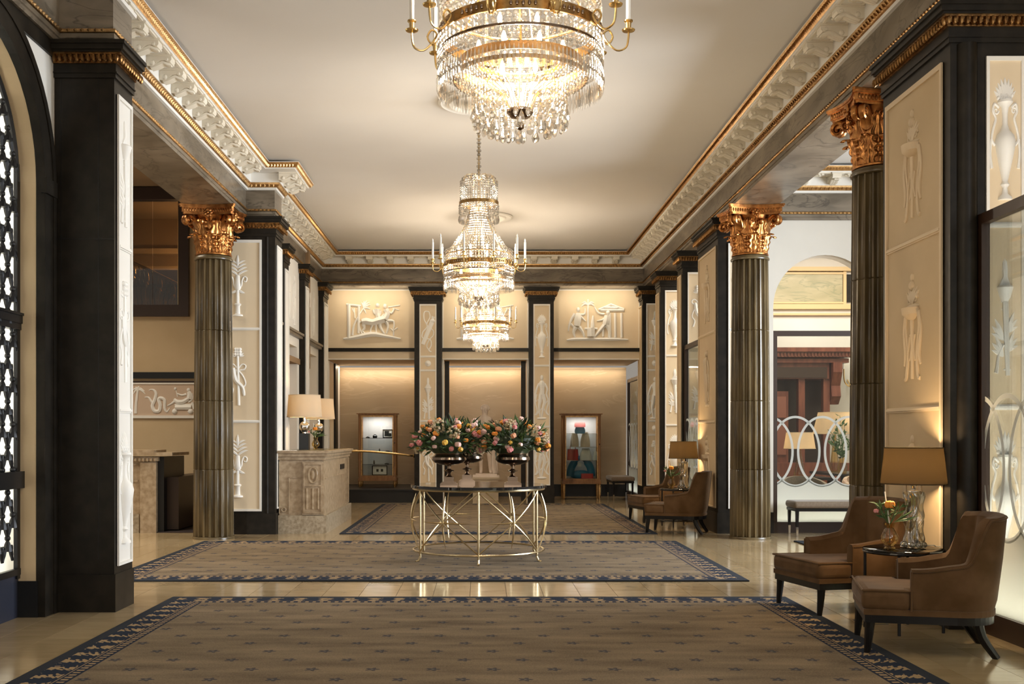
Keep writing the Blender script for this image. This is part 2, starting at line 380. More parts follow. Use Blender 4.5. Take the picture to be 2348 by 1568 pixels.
    per2 = mt('SINE', mt('MULTIPLY', mt('ADD', tw, mt('MULTIPLY', v, 1.6)), 2*PI/0.07))
    leaf = mt('ADD', mt('ADD', per, mt('MULTIPLY', per2, 0.45)), mt('MULTIPLY', nf, 4.2))
    leaf = mt('SUBTRACT', leaf, mt('MULTIPLY', mt('ABSOLUTE', v), 9.0))
    bm = mix(mt('GREATER_THAN', leaf, -0.80), beige, navy)
    gm = mix(mt('GREATER_THAN', mt('ADD', mt('SINE', mt('MULTIPLY', t, 2*PI/0.062)), mt('MULTIPLY', nf, 2.0)), -0.1), beige, navy)
    col = mix(mt('LESS_THAN', e, 0.335), col, navy)
    col = mix(band(0.275, 0.318), col, gm)
    col = mix(band(0.255, 0.262), col, beige)
    col = mix(band(0.085, 0.245), col, bm)
    col = mix(mt('LESS_THAN', e, 0.08), col, (0.030, 0.034, 0.042))
    wv = mt('MULTIPLY_ADD', nfine.outputs['Fac'], 0.5, 0.75)
    mul = N.new('ShaderNodeVectorMath'); mul.operation = 'SCALE'; L.new(col, mul.inputs[0]); L.new(wv, mul.inputs['Scale'])
    L.new(mul.outputs[0], b.inputs['Base Color'])
    bp = N.new('ShaderNodeBump'); bp.inputs['Strength'].default_value = 0.25; bp.inputs['Distance'].default_value = 0.004
    L.new(nfine.outputs['Fac'], bp.inputs['Height']); L.new(bp.outputs[0], b.inputs['Normal'])
    return m
# ------------------------------------------------------------------ floor and rugs
fl = struct('floor', MB().box(-9, 11, -3, 26, -0.10, -0.012), GROUT, 'polished beige limestone tile floor of the lobby', 'floor')
RUGS = [(-2.67, 2.63, 3.2, 9.24), (-3.68, 2.58, 10.28, 14.17), (-2.03, 2.515, 15.25, 21.95)]
tm = mesh('tile', MB().box(-0.16, 0.16, -0.3235, 0.3235, -0.012, 0.0), TILE)
near = []; rest = MB()
for i in range(-27, 32):
    for j in range(0, 46):
        cx = 0.06 + i * 0.324; cy = -3 + j * 0.65 + (0.325 if i % 2 else 0)
        hid = any(a + 0.17 < cx < b - 0.17 and c + 0.33 < cy < d - 0.33 for a, b, c, d in RUGS)
        if hid or cy > 25.5: continue
        sx = 1104 + cx * 2450 / max(cy + 0.3, 0.3); sy = 1000 + 3430 / max(cy + 0.33, 0.3)
        vis = cy > 4 and sy < 1575 and -40 < sx < 2400 and cy < 16 and -4.3 < cx < 5.3
        if vis: near.append((cy, cx))
        else: rest.box(cx - 0.16, cx + 0.16, cy - 0.3235, cy + 0.3235, -0.012, 0.0)
near.sort()
for k, (cy, cx) in enumerate(near):
    if k < 300: put('tile', tm, fl, (cx, cy, 0))
    else: rest.box(cx - 0.16, cx + 0.16, cy - 0.3235, cy + 0.3235, -0.012, 0.0)
part('tile_field', rest, TILE, fl, kind='stuff')
for k, (a, b, c, d) in enumerate(RUGS):
    hx, hy = (b - a) / 2, (d - c) / 2
    me = mesh('patterned_rug', MB().box(-hx, hx, -hy, hy, 0, 0.014), rugmat('rug_pattern_%d' % k, hx, hy))
    o = put('patterned_rug', me, None, ((a + b) / 2, (c + d) / 2, 0.0005))
    o['label'] = ['nearest large beige rug with small blue flowers and navy leaf border', 'middle beige rug with navy border under the round brass table', 'farthest beige rug with navy border beside the stone desk'][k]
    o['category'] = 'rug'; o['group'] = 'patterned lobby rugs'
    bv = o.modifiers.new('bevel', 'BEVEL'); bv.width = 0.005; bv.segments = 2
o = put('patterned_rug', mesh('patterned_rug', MB().box(-0.9, 0.9, -0.6, 0.6, 0, 0.014), rugmat('rug_pattern_3', 0.9, 0.6)), None, (5.05, 13.6, 0.0005))
o['label'] = 'small corner of a navy bordered rug in the right aisle by the bench'; o['category'] = 'rug'; o['group'] = 'patterned lobby rugs'
# ------------------------------------------------------------------ ceiling
ce = struct('ceiling', MB().box(-3.2, 3.2, -3, 22.3, 5.25, 5.4).box(3.3, 11, -3, 26, 5.25, 5.4), CEIL, 'plain off-white plaster ceiling above the chandeliers', 'ceiling')
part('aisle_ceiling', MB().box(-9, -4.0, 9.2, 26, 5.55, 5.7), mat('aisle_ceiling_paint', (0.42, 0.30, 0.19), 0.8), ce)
for cy, cx in ((5.25, 0.19), (12.3, -0.03), (18.75, 0.08)):
    part('ceiling_rose', MB().lathe([(0.47, 0.0), (0.47, -0.015), (0.44, -0.03), (0.41, -0.02), (0.36, -0.02), (0.34, -0.045), (0.30, -0.045), (0.26, -0.02), (0.16, -0.03), (0.12, -0.06), (0.02, -0.075)], (cx, cy, 5.2505), 40), WHITE, ce, True)
# ------------------------------------------------------------------ entablature
PATH = [(-3.36, -3), (-3.36, 8.5), (-2.93, 8.5), (-2.93, 8.95), (-3.36, 8.95), (-3.36, 15.24), (-2.95, 15.24), (-2.95, 15.76), (-3.36, 15.76), (-3.36, 22.4), (3.4, 22.4), (3.4, -3)]
PATHU = [PATH[0]] + PATH[5:]
def sweep(path, prof, i0=0, i1=None):
    i1 = len(path) - 1 if i1 is None else i1
    nr = []
    for i in range(len(path) - 1):
        d = Vector(path[i+1]) - Vector(path[i]); d.normalize(); nr.append(Vector((d.y, -d.x)))
    vs = []; m = len(prof)
    for i in range(i0, i1 + 1):
        a = nr[max(i-1, 0)]; b = nr[min(i, len(nr)-1)]; mi = (a + b) / (1 + a.dot(b))
        for (p, z) in prof: vs.append((path[i][0] + mi.x*p, path[i][1] + mi.y*p, z))
    return MB().add(vs, [(k*m+j, (k+1)*m+j, (k+1)*m+j+1, k*m+j+1) for k in range(i1-i0) for j in range(m-1)])
def eggs_on(path, i0, i1, p, z, sp, ru, rd, rz, ymin=3.0, shape='egg'):
    """row of little carved eggs or leaves following a path at offset p"""
    mb = MB()
    for i in range(i0, i1):
        a = Vector(path[i]); b = Vector(path[i+1]); d = (b - a); L = d.length; d.normalize(); nrm = Vector((d.y, -d.x))
        n = int(L / sp)
        for k in range(-int(p/sp), n + int(p/sp)):
            q = a + d * ((k + 0.5) * sp) + nrm * p
            if q.y < ymin: continue
            hx, hy = (ru, rd) if abs(d.x) > 0.5 else (rd, ru)
            x, y = q.x, q.y
            mb.add([(x-hx, y-hy*0.2, z), (x+hx*(abs(d.x)), y+hy*(abs(d.y)), z), (x + nrm.x*rd, y + nrm.y*rd, z + rz*0.15), (x - d.x*ru, y - d.y*ru, z), (x, y, z+rz), (x, y, z-rz)],
                   [(1, 2, 4), (2, 3, 4), (2, 1, 5), (3, 2, 5)])
    return mb
PR_ARCH = [(-0.02, 4.52), (0.0, 4.52), (0.0, 4.56), (0.012, 4.565), (0.012, 4.602)]
PR_BEAD = [(0.005, 4.602), (0.022, 4.61), (0.028, 4.622), (0.022, 4.634), (0.0, 4.642)]
PR_FRZ = [(0.0, 4.642), (0.0, 4.905)]
PR_FIL = [(0.0, 4.905), (0.03, 4.908), (0.034, 4.938)]
PR_EGG = [(0.034, 4.938), (0.05, 4.945), (0.078, 4.975), (0.085, 5.0)]
PR_BED = [(0.085, 5.0), (0.09, 5.004), (0.09, 5.128), (0.345, 5.128), (0.345, 5.143), (0.36, 5.143)]
PR_TOP = [(0.36, 5.143), (0.366, 5.150), (0.40, 5.185), (0.412, 5.205)]
PR_CAP = [(0.412, 5.205), (0.412, 5.213), (0.30, 5.213)]
def mod_mesh():
    prof = [(0, 0), (0, -0.112), (0.03, -0.118), (0.065, -0.112), (0.10, -0.088), (0.14, -0.062), (0.18, -0.060), (0.205, -0.076), (0.232, -0.076), (0.247, -0.055), (0.245, -0.018)]
    mb = MB().prism(prof, -0.062, 0.062, 'x')
    mb.v = [(x, -y, z) for x, y, z in mb.v]; mb.f = [f[::-1] for f in mb.f]
    mb.box(-0.075, 0.075, -0.262, 0, -0.02, 0.0)
    for q in (0.2, 0.06):   # scroll eyes on both cheeks
        for sx in (-1, 1): mb.ell((sx*0.063, -q, -0.052 if q > 0.1 else -0.085), (0.012, 0.018 if q > .1 else .026, 0.018 if q > .1 else .026), 8, 4)
    for sx in (-1, 0, 1):   # leaf under the bracket
        mb.tube([(sx*0.03, -0.035, -0.120), (sx*0.036, -0.10, -0.098), (sx*0.034, -0.16, -0.070), (sx*0.028, -0.205, -0.088), (sx*0.022, -0.23, -0.092)], [0.020, 0.022, 0.022, 0.02, 0.010], 6)
    return mesh('modillion', mb, MODM, True)
MODME = mod_mesh()
def ros_mesh():
    mb = MB()
    for s in (-1, 1): mb.box(-0.13, 0.13, s*0.10-0.012, s*0.10+0.012, -0.012, 0).box(s*0.13-0.01, s*0.13+0.01, -0.10, 0.10, -0.012, 0)
    for k in range(6):
        a = PI*k/3; mb.ell((0.045*math.cos(a), 0.045*math.sin(a), -0.008), (0.03, 0.03, 0.016), 6, 4)
    mb.ell((0, 0, -0.014), (0.022, 0.022, 0.02), 6, 4)
    return mesh('soffit_rosette', mb, MODM, True)
ROSME = ros_mesh()
def entab(name, label, path, i0, i1, lo=None):
    lp, li0, li1 = lo or (path, i0, i1)
    t = struct(name, sweep(lp, PR_FRZ, li0, li1), GREYM, label, 'cornice')
    part('architrave', sweep(lp, PR_ARCH, li0, li1), GREYM, t)
    part('gold_bead', sweep(lp, PR_BEAD, li0, li1).merge(eggs_on(lp, li0, li1, 0.026, 4.622, 0.055, 0.022, 0.014, 0.016)), GOLD, t)
    part('white_fillet', sweep(lp, PR_FIL, li0, li1), WHITE, t)
    part('gilded_egg_band', sweep(path, PR_EGG, i0, i1).merge(eggs_on(path, i0, i1, 0.062, 4.968, 0.062, 0.025, 0.026, 0.032)), GOLD, t)
    part('cornice_soffit', sweep(path, PR_BED, i0, i1), WHITE, t)
    part('gilded_leaf_band', sweep(path, PR_TOP, i0, i1).merge(eggs_on(path, i0, i1, 0.388, 5.172, 0.042, 0.017, 0.018, 0.032)), GOLD, t)
    part('cornice_top', sweep(path, PR_CAP, i0, i1), WHITE, t)
    for i in range(i0, i1):
        a = Vector(path[i]); b = Vector(path[i+1]); d = b - a; L = d.length; d.normalize(); nrm = Vector((d.y, -d.x))
        # free length after corner allowances
        def turn(u, v): return u.x*v.y - u.y*v.x
        s0 = s1 = 0.0
        if i > 0:
            pd = Vector(path[i]) - Vector(path[i-1]); s0 = 0.40 if turn(pd.normalized(), d) < 0 else -0.28
        if i < len(path) - 2:
            nd = Vector(path[i+2]) - Vector(path[i+1]); s1 = 0.40 if turn(d, nd.normalized()) < 0 else -0.28
        A = s0; B = L - s1; n = max(1, int(round((B - A) / 0.418))) if B - A > 0.3 else 0
        rz = math.atan2(nrm.y, nrm.x) + PI/2
        for k in range(n):
            q = a + d * (A + (k + 0.5) * (B - A) / n) + nrm * 0.088
            if q.y < 3.5: continue
            put('modillion', MODME, t, (q.x, q.y, 5.128), rz)
            if k < n - 1:
                q2 = a + d * (A + (k + 1.0) * (B - A) / n) + nrm * 0.215
                put('soffit_rosette', ROSME, t, (q2.x, q2.y, 5.128), rz)
    return t
tl = entab('trim_1', 'left entablature of veined grey marble with white brackets and gilded bands', PATHU, 0, 5, (PATH, 0, 9))
tb = entab('trim_2', 'far entablature above the back wall with gilded bands and small brackets', PATHU, 5, 6)
tr = entab('trim_3', 'right entablature of veined grey marble with white brackets and gilded bands', PATHU, 6, 7)
PATH4 = [(3.98, 15.43), (9.0, 15.43)]
ta = entab('trim_4', 'short stretch of entablature over the white wall of the right aisle', PATH4, 0, 1)
part('beam', MB().box(-4.02, -3.361, 8.96, 22.4, 4.521, 5.3).box(-4.02, -3.361, -3, 8.49, 4.521, 5.3).box(-4.02, -2.951, 15.25, 15.75, 4.521, 5.12).box(-4.02, -2.931, 8.51, 8.94, 4.521, 4.935), GREYM, tl)
part('beam', MB().box(3.401, 4.0, -3, 22.4, 4.521, 5.3), GREYM, tr)
part('beam', MB().box(-3.36, 3.4, 22.401, 23.0, 4.521, 5.3), GREYM, tb)
part('beam', MB().box(4.0, 9.0, 15.451, 15.75, 4.521, 5.3), GREYM, ta)
# ------------------------------------------------------------------ plaster reliefs
class RL(MB):
    def st(s, pts, r, flat=0.75, n=6, y=0.0, sm=4):
        if not isinstance(r, (list, tuple)): r = [r] * len(pts)
        elif len(r) != len(pts): r = [r[0] + (r[-1]-r[0])*i/(len(pts)-1) for i in range(len(pts))]
        q = smooth_pts([(p[0], p[1], rr) for p, rr in zip(pts, r)], sm)
        return s.tube([(a, y, b) for a, b, c in q], [max(c, 1e-4) for a, b, c in q], n, flat, up=(0, 1, 0))
    def bl(s, u, v, ru, rv=None, rd=None):
        rv = rv or ru; return s.ell((u, 0, v), (ru, rd or min(ru, rv)*0.8, rv), 10, 6)
    def half(s, prof, c=(0, 0), k=0.6): return s.lathe(prof, (c[0], 0, c[1]), 12, PI, 2*PI, 1, k)
    def lf(s, u, v, ang, L, wd=0.16, bend=0.0, flat=0.5):
        pts = []; rs = []
        for i in range(5):
            t = i/4; a = ang + bend*t
            pts.append((u, v) if i == 0 else (pts[-1][0] + L/4*math.cos(a), pts[-1][1] + L/4*math.sin(a)))
            rs.append(L*wd*math.sin(PI*min(0.97, 0.12 + 0.85*t)))
        return s.st(pts, rs, flat, 5, sm=2)
    def spiral(s, u, v, r, turns, a0, rr, dirn=1):
        pts = [(u + r*(1-k/14*0.8)*math.cos(a0 + dirn*2*PI*turns*k/14), v + r*(1-k/14*0.8)*math.sin(a0 + dirn*2*PI*turns*k/14)) for k in range(15)]
        return s.st(pts, [rr, rr*0.6], sm=1)
RM = {}
def reg(name, rl): RM[name] = mesh('relief', rl, RELIEF, True)
def m_vase():
    r = RL(); r.half([(0, 0), (.08, 0), (.075, .02), (.035, .05), (.028, .10), (.05, .125), (.03, .15), (.065, .27), (.10, .40), (.112, .48), (.095, .53), (.05, .57), (.03, .62), (.03, .70), (.04, .76), (.085, .80), (.08, .82)])
    for s in (-1, 1):
        r.st([(s*.07, .76), (s*.12, .79), (s*.135, .73), (s*.105, .67), (s*.135, .58), (s*.15, .5), (s*.115, .45)], .014)
        r.spiral(s*.10, .735, .03, 1.2, 0, .010, s); r.st([(s*.155, .5), (s*.165, .38), (s*.15, .26)], [.016, .013, .018])
    for k in range(9):
        a = R(25 + 130*k/8); r.lf(0, .81, a, .15 + .05*math.sin(a)**4, .17, (k-4)*-.08)
    for k in range(6): r.bl((k-2.5)*.03, .84 + .02*(k % 2), .022)
    for k in range(7): r.bl((k-3)*.025, .44, .010, .05)
    return r
def m_torch():
    r = RL(); r.st([(.03, 0), (.0, .62)], [.026, .036], sm=1)
    for v in (.05, .3, .56, .62): r.bl(.03*(1-v/.62), v, .045, .013)
    r.half([(.035, .62), (.06, .66), (.09, .74), (.075, .755)])
    for k in range(7):
        a = R(50 + 80*k/6); r.lf((k-3)*.02, .745, a, .20 + .04*math.cos((k-3)*.8), .15, (k-3)*-.1)
    for s, v in ((-1, .30), (1, .36), (-1, .16), (1, .2)):
        for k in range(3): r.lf(s*.02, v, PI/2 - s*(.35 + .35*k), .20 - .03*k, .15, -s*.2)
    r.st([(-.02, .26), (-.07, .18), (-.09, .06), (-.10, .02)], [.02, .016, .02, .024])
    return r
def m_palm():
    r = RL(); r.half([(0, 0), (.085, 0), (.08, .025), (.04, .04), (.034, .16), (.06, .19), (.04, .21)])
    r.st([(0, .2), (0, .42)], [.032, .026], sm=1); r.half([(.03, .42), (.055, .46), (.04, .55), (.03, .66)])
    for s in (-1, 1):
        r.lf(0, .43, R(270 + s*48), .13, .2, s*.5)
        r.st([(s*.02, .46), (s*.06, .5), (s*.07, .58), (s*.10, .64), (s*.145, .62), (s*.135, .565), (s*.10, .57)], [.016, .014, .012])
        for k, v in enumerate((.66, .72, .78, .84)): r.lf(0, v, PI/2 - s*(.55), .19 - .015*k, .12, -s*.9)
    r.lf(0, .80, PI/2, .20, .13)
    return r
def m_thyrsus():
    r = RL(); r.st([(.02, 0), (.0, .82)], [.025, .022], sm=1)
    for k in range(9): r.bl((k % 3 - 1)*.035, .84 + .045*(k//3), .032, .03)
    for s in (-1, 1):
        for k in range(3): r.lf(0, .82, PI/2 - s*(.9 + .4*k), .11, .2, s*.3)
        r.st([(0, .60), (s*.07, .68), (s*.13, .66), (s*.11, .60), (.01, .58)], .013)
        r.st([(s*.01, .58), (s*.09, .48), (s*.13, .36), (s*.08, .27), (s*.11, .16)], [.016, .016, .013, .016, .022])
    r.st([(-.07, .62), (-.03, .42), (.08, .3), (.11, .18)], [.03, .04, .03, .02])
    return r
def m_quiver():
    r = RL(); r.st([(-.13, .18), (.10, .72)], [.055, .065], sm=1); r.bl(.11, .75, .075, .05)
    for k in range(4): r.st([(.10, .74), (.10 + .025*k, .88 - .01*k)], .01, sm=1)
    r.st([(.02, .98), (-.09, .97), (-.10, .80), (-.02, .62), (-.13, .48), (-.14, .34), (.05, .30), (.08, .16), (.02, .04), (.09, 0)], .016)
    r.st([(.02, .98), (.05, .85), (-.03, .66), (.13, .52), (.13, .40), (.04, .30), (-.03, .14), (.04, .02)], .014)
    return r
def m_figure():
    r = RL(); r.bl(0, .93, .045, .06); r.st([(0, .87), (0, .80), (.01, .66), (-.005, .55)], [.03, .085, .065, .075])
    r.st([(.07, .80), (.14, .68), (.12, .56), (.17, .45)], [.03, .026, .02]); r.st([(-.07, .80), (-.14, .66), (-.17, .50), (-.14, .40)], [.03, .026, .02])
    r.st([(.03, .56), (.07, .40), (.03, .26), (.0, .05)], [.055, .05, .035, .022]); r.st([(-.03, .56), (-.05, .40), (-.07, .26), (-.04, .05)], [.055, .05, .035, .022])
    for s in (-1, 1):
        r.st([(s*.13, .56), (s*.17, .38), (s*.12, .2), (s*.17, .1)], [.02, .02, .016, .02]); r.st([(s*.1, .45), (s*.05, .28), (s*.13, .12)], [.018, .014])
    r.bl(0, .03, .13, .03); r.st([(-.14, .1), (.15, .42)], .012, sm=1)
    return r
def m_tripod():
    r = RL(); r.half([(.13, .66), (.12, .60), (.06, .56), (.02, .55)]); r.bl(0, .67, .15, .03)
    for s in (-1, 0, 1):
        r.st([(s*.12, .64), (s*.15, .5), (s*.10, .25), (s*.13, .04), (s*.17, .01)], [.026, .018, .018, .022, .02])
    r.st([(0, .56), (0, .05)], [.03, .018], sm=1)
    for s in (-1, 1):
        r.spiral(s*.07, .74, .05, 1.1, 0, .015, s); r.st([(s*.05, .42), (s*.02, .3), (s*.06, .18)], .014); r.st([(s*.15, .62), (s*.19, .45), (s*.15, .25), (s*.18, .14)], [.022, .02, .025, .015])
    for k in range(7):
        a = R(40 + 100*k/6); r.lf(0, .70, a, .18, .16)
    r.bl(0, .86, .04, .05); r.bl(0, .94, .025, .04); r.st([(-.16, .05), (-.06, .4)], .013, sm=1)
    return r
def m_oval():
    r = RL(); r.bl(0, .5, .5, .5, .18); r.bl(0, .5, .3, .3, .3); return r
for n_, f_ in (('vase', m_vase), ('torch', m_torch), ('palm', m_palm), ('thyrsus', m_thyrsus), ('quiver', m_quiver), ('figure', m_figure), ('tripod', m_tripod), ('oval', m_oval)): reg(n_, f_())
def scene_rl(items, k, ux, vy):
    """strokes in pixel-like units: (points, radii) or ('b', x, y, rx, ry)"""
    r = RL()
    for it in items:
        if it[0] == 'b': r.bl((it[1]-ux)*k, (vy-it[2])*k, it[3]*k, it[4]*k)
        else: r.st([((x-ux)*k, (vy-y)*k) for x, y in it[0]], [q*k for q in it[1]] if isinstance(it[1], (list, tuple)) else it[1]*k, sm=it[2] if len(it) > 2 else 3)
    return r
SC1 = [([(800, 995), (900, 985), (1080, 950), (1200, 965), (1370, 995)], [10, 22, 28, 20, 10]), ([(855, 985), (855, 650)], 18, 1), ([(950, 940), (955, 660)], 13, 1), ([(830, 652), (975, 668)], 12, 1),
       ([(890, 960), (905, 860), (950, 770), (1000, 690)], [14, 11, 9, 6]), ([(915, 790), (905, 690)], 6, 1), ([(905, 730), (885, 690)], 5, 1)]
for dx, dy in ((-20, -60), (5, -75), (35, -80), (60, -60), (70, -35), (45, -20), (25, 50), (65, 5)): SC1.append(([(1000, 692), (1000+dx*.5, 692+dy*.6-8), (1000+dx, 692+dy)], [4, 8, 3]))
SC1 += [([(985, 825), (1030, 820), (1090, 830), (1150, 815), (1210, 800)], [30, 38, 34, 40, 36]), ([(975, 820), (955, 850), (970, 910), (985, 945)], [9, 11, 8]), ([(1000, 850), (1010, 890), (990, 915), (1025, 950)], [20, 14, 9, 10]),
        ([(1090, 850), (1075, 890), (1070, 930)], [16, 9, 8]), ([(1120, 850), (1125, 900), (1130, 945)], [14, 9, 8]), ([(1225, 820), (1245, 870), (1230, 945)], [24, 13, 9]), ([(1240, 815), (1300, 820), (1305, 880)], [20, 12, 8]),
        ([(1215, 800), (1240, 745), (1225, 700)], [34, 28, 30]), ('b', 1215, 668, 20, 24), ([(1240, 712), (1280, 740), (1310, 690)], [14, 11, 8]), ([(1245, 680), (1365, 660)], 6, 1), ([(1290, 690), (1355, 708)], 5, 1),
        ([(1140, 700), (1140, 740), (1155, 800), (1170, 880), (1210, 945)], [34, 26, 24, 17, 9]), ('b', 1140, 660, 20, 22), ([(1100, 705), (1115, 745), (1170, 745)], [14, 11, 8]), ([(1170, 715), (1165, 750), (1130, 755)], [13, 10, 8]),
        ([(1210, 745), (1180, 775)], 8, 1), ([(1300, 965), (1300, 880)], 8, 1), ([(1300, 920), (1270, 890)], 6, 1), ([(1300, 910), (1340, 885)], 6, 1)]
SC2 = [([(540, 700), (650, 690), (900, 690), (1100, 690), (1290, 695)], [10, 22, 18, 22, 10]), ([(800, 560), (800, 270)], 13, 1)]
for dx, dy in ((0, -70), (-75, -20), (75, -20), (-85, 25), (85, 25)): SC2.append(([(800, 270), (800+dx*.5, 270+dy*.5-22), (800+dx, 270+dy)], [6, 12, 4]))
SC2 += [([(835, 660), (835, 560)], 52, 1), ([(760, 562), (915, 562)], 14, 1), ([(855, 550), (855, 470), (862, 400)], [28, 20, 8]),
        ([(985, 660), (985, 540)], 14, 1), ([(1070, 670), (1065, 370)], 16, 1), ([(1135, 670), (1130, 370)], 16, 1), ([(1212, 670), (1208, 370)], 16, 1), ([(930, 330), (1080, 265), (1240, 325)], 16, 1), ([(950, 335), (1240, 335)], 18, 1), ([(1000, 305), (1160, 310)], 22, 1),
        ('b', 680, 330, 24, 32), ([(680, 370), (675, 440), (665, 530)], [30, 48, 40]), ([(640, 380), (600, 440), (570, 520), (560, 590)], [22, 18, 13, 8]), ([(710, 390), (760, 380), (765, 310)], [16, 13, 8]), ([(650, 540), (625, 600), (640, 665)], [30, 20, 11]), ([(690, 540), (735, 600), (755, 665)], [28, 18, 11]),
        ([(700, 400), (770, 470)], [16, 9], 1), ([(590, 500), (640, 560)], 14, 1), ('b', 1045, 365, 26, 32), ([(1030, 400), (1020, 470), (1010, 520)], [32, 44, 36]), ([(1000, 385), (930, 370), (880, 300)], [16, 13, 8]), ([(1020, 420), (970, 455), (910, 465)], [15, 12, 8]),
        ([(1000, 520), (940, 590), (870, 675)], [32, 22, 10]), ([(1030, 520), (1060, 590), (1050, 665)], [30, 20, 11])]
SC3 = [([(45, 430), (50, 330), (68, 190)], [14, 12, 10])]
for dx, dy in ((-50, 10), (-40, 45), (-25, -15), (60, 20), (65, 45), (40, 0), (10, -25)): SC3.append(([(65, 215), (65+dx*.5, 205+dy*.4), (65+dx, 210+dy)], [5, 9, 3]))
SC3 += [([(175, 215), (205, 218), (228, 250), (215, 310), (195, 360), (215, 405), (255, 405), (265, 350), (250, 305), (270, 290), (305, 310), (305, 380), (325, 415), (350, 380)], [5, 9, 14, 16, 17, 18, 18, 17, 16, 16, 15, 13, 9, 4]),
        ([(125, 285), (160, 285), (185, 320), (205, 350)], [4, 8, 11, 9]), ([(175, 215), (165, 225)], 5, 1), ([(390, 300), (420, 325), (470, 325), (520, 295)], [12, 22, 22, 18]), ([(395, 320), (360, 345), (330, 360)], [12, 8, 5]),
        ([(525, 300), (530, 260), (520, 235)], [26, 24, 18]), ('b', 520, 218, 18, 18), ([(500, 255), (460, 265), (415, 250)], [11, 9, 6]), ([(420, 280), (402, 200)], 4, 1), ('b', 400, 208, 13, 14), ([(545, 250), (553, 300), (520, 330)], [12, 10, 8]),
        ([(400, 375), (545, 375)], 24, 1), ([(395, 350), (555, 350)], 7, 1), ('b', 395, 412, 25, 25), ('b', 538, 412, 25, 25), ([(550, 330), (570, 390)], 12, 1), ('b', 395, 412, 9, 30), ('b', 538, 412, 30, 9)]
reg('centaur', scene_rl(SC1, 0.002132, 1085, 1010)); reg('altar', scene_rl(SC2, 0.00174, 905, 715)); reg('chariot', scene_rl(SC3, 0.001854, 290, 440))
# ------------------------------------------------------------------ pilasters and piers
def slab(mb, side, pl, a0, a1, z0, z1, p0, p1):
    if side == '-y': mb.box(a0, a1, pl-p1, pl-p0, z0, z1)
    elif side == '+x': mb.box(pl+p0, pl+p1, a0, a1, z0, z1)
    else: mb.box(pl-p1, pl-p0, a0, a1, z0, z1)
    return mb
ROT = {'-y': 0, '+x': PI/2, '-x': -PI/2}
def panel(par, side, pl, a0, a1, z0, z1, divs, rels, pm=None, e=0.022, rh=0.86, dark=False):
    pm = pm or PANEL
    part('panel', slab(MB(), side, pl, a0, a1, z0, z1, -0.002, 0.006), pm, par)
    mb = MB()
    slab(mb, side, pl, a0, a0+e, z0, z1, 0, 0.022); slab(mb, side, pl, a1-e, a1, z0, z1, 0, 0.022)
    slab(mb, side, pl, a0+e, a1-e, z0, z0+e, 0, 0.0215); slab(mb, side, pl, a0+e, a1-e, z1-e*1.4, z1, 0, 0.0215)
    wm = RELT if pm is CREAM else WHITE
    part('panel_moulding', mb, wm, par)
    for z in divs:
        part('divider', slab(slab(MB(), side, pl, a0+e, a1-e, z-0.02, z+0.02, 0, 0.016), side, pl, a0+e, a1-e, z-0.008, z+0.008, 0, 0.026), wm, par)
    u = (a0 + a1) / 2
    for (nm, zc, h) in rels:
        du = u
        L = {'-y': (du, pl-0.006, zc-h/2), '+x': (pl+0.006, du, zc-h/2), '-x': (pl-0.006, du, zc-h/2)}[side]
        o = put('relief', RM[nm], par, L, ROT[side], (min(h, 0.84*(a1-a0)/0.36) if nm != 'oval' else h, h*1.25, h))
        if pm is CREAM: o.material_slots[0].link = 'OBJECT'; o.material_slots[0].material = RELT
def capital(par, x0, x1, y0, y1, sides, z=4.52, k=1.0):
    """dark stepped capital with a gilded leaf band; sides lists the faces that project"""
    def ring(p, z0, z1, mb):
        mb.box(x0 - (p if '-x' in sides else 0), x1 + (p if '+x' in sides else 0), y0 - (p if '-y' in sides else 0), y1 + (p if '+y' in sides else 0), z0, z1)
    a = MB(); ring(0.018*k, z-0.27, z-0.235, a); ring(0.03*k, z-0.235, z-0.225, a); ring(0.02*k, z-0.225, z-0.16, a); ring(0.105*k, z-0.07, z-0.012, a); ring(0.12*k, z-0.03, z, a); ring(0.085*k, z-0.085, z-0.07, a)
    part('capital', a, DARK, par)
    g = MB(); ring(0.035*k, z-0.16, z-0.135, g); ring(0.055*k, z-0.135, z-0.10, g); ring(0.07*k, z-0.10, z-0.085, g)
    sp = 0.048
    for s in sides:
        p = 0.062*k
        if s in ('-y',):
            n = int((x1-x0+2*p)/sp)
            for i in range(n):
                xx = x0 - p*('-x' in sides) + (i+0.5)*(x1-x0+p*(('-x' in sides)+('+x' in sides)))/n
                g.ell((xx, y0-p, z-0.125), (0.019, 0.02, 0.036), 6, 4)
        elif s in ('+x', '-x'):
            n = int((y1-y0+2*p)/sp); xx = x1+p if s == '+x' else x0-p
            for i in range(n):
                g.ell((xx, y0-p + (i+0.5)*(y1-y0+2*p)/n, z-0.125), (0.02, 0.019, 0.036), 6, 4)
    part('gilded_leaf_band', g, AGOLD, par, True)
def pil(name, label, cat, x0, x1, y0, y1, sides, group=None, plinth=0.3):
    t = thing(name, label, cat, ((x0+x1)/2, (y0+y1)/2, 0), group=group)
    part('shaft', MB().box(x0, x1, y0, y1, plinth, 4.30), DARK, t)
    p = 0.014
    part('plinth', MB().box(x0-(p if '-x' in sides else 0), x1+(p if '+x' in sides else 0), y0-p, y1, 0, plinth), DARK, t)
    capital(t, x0, x1, y0, y1, sides)
    return t
D2 = (2.93, 1.61); Z3 = (3.55, 2.27, 0.98)
def rr(a, b, c): return [(a, Z3[0], 0.88), (b, Z3[1], 0.86), (c, Z3[2], 0.9)]
G1 = 'dark stone piers along the lobby'
t = pil('pier', 'black stone pier beside the iron grille with a tall white relief panel', 'pier', -3.40, -2.925, 8.51, 8.95, ('-y', '+x'), G1)
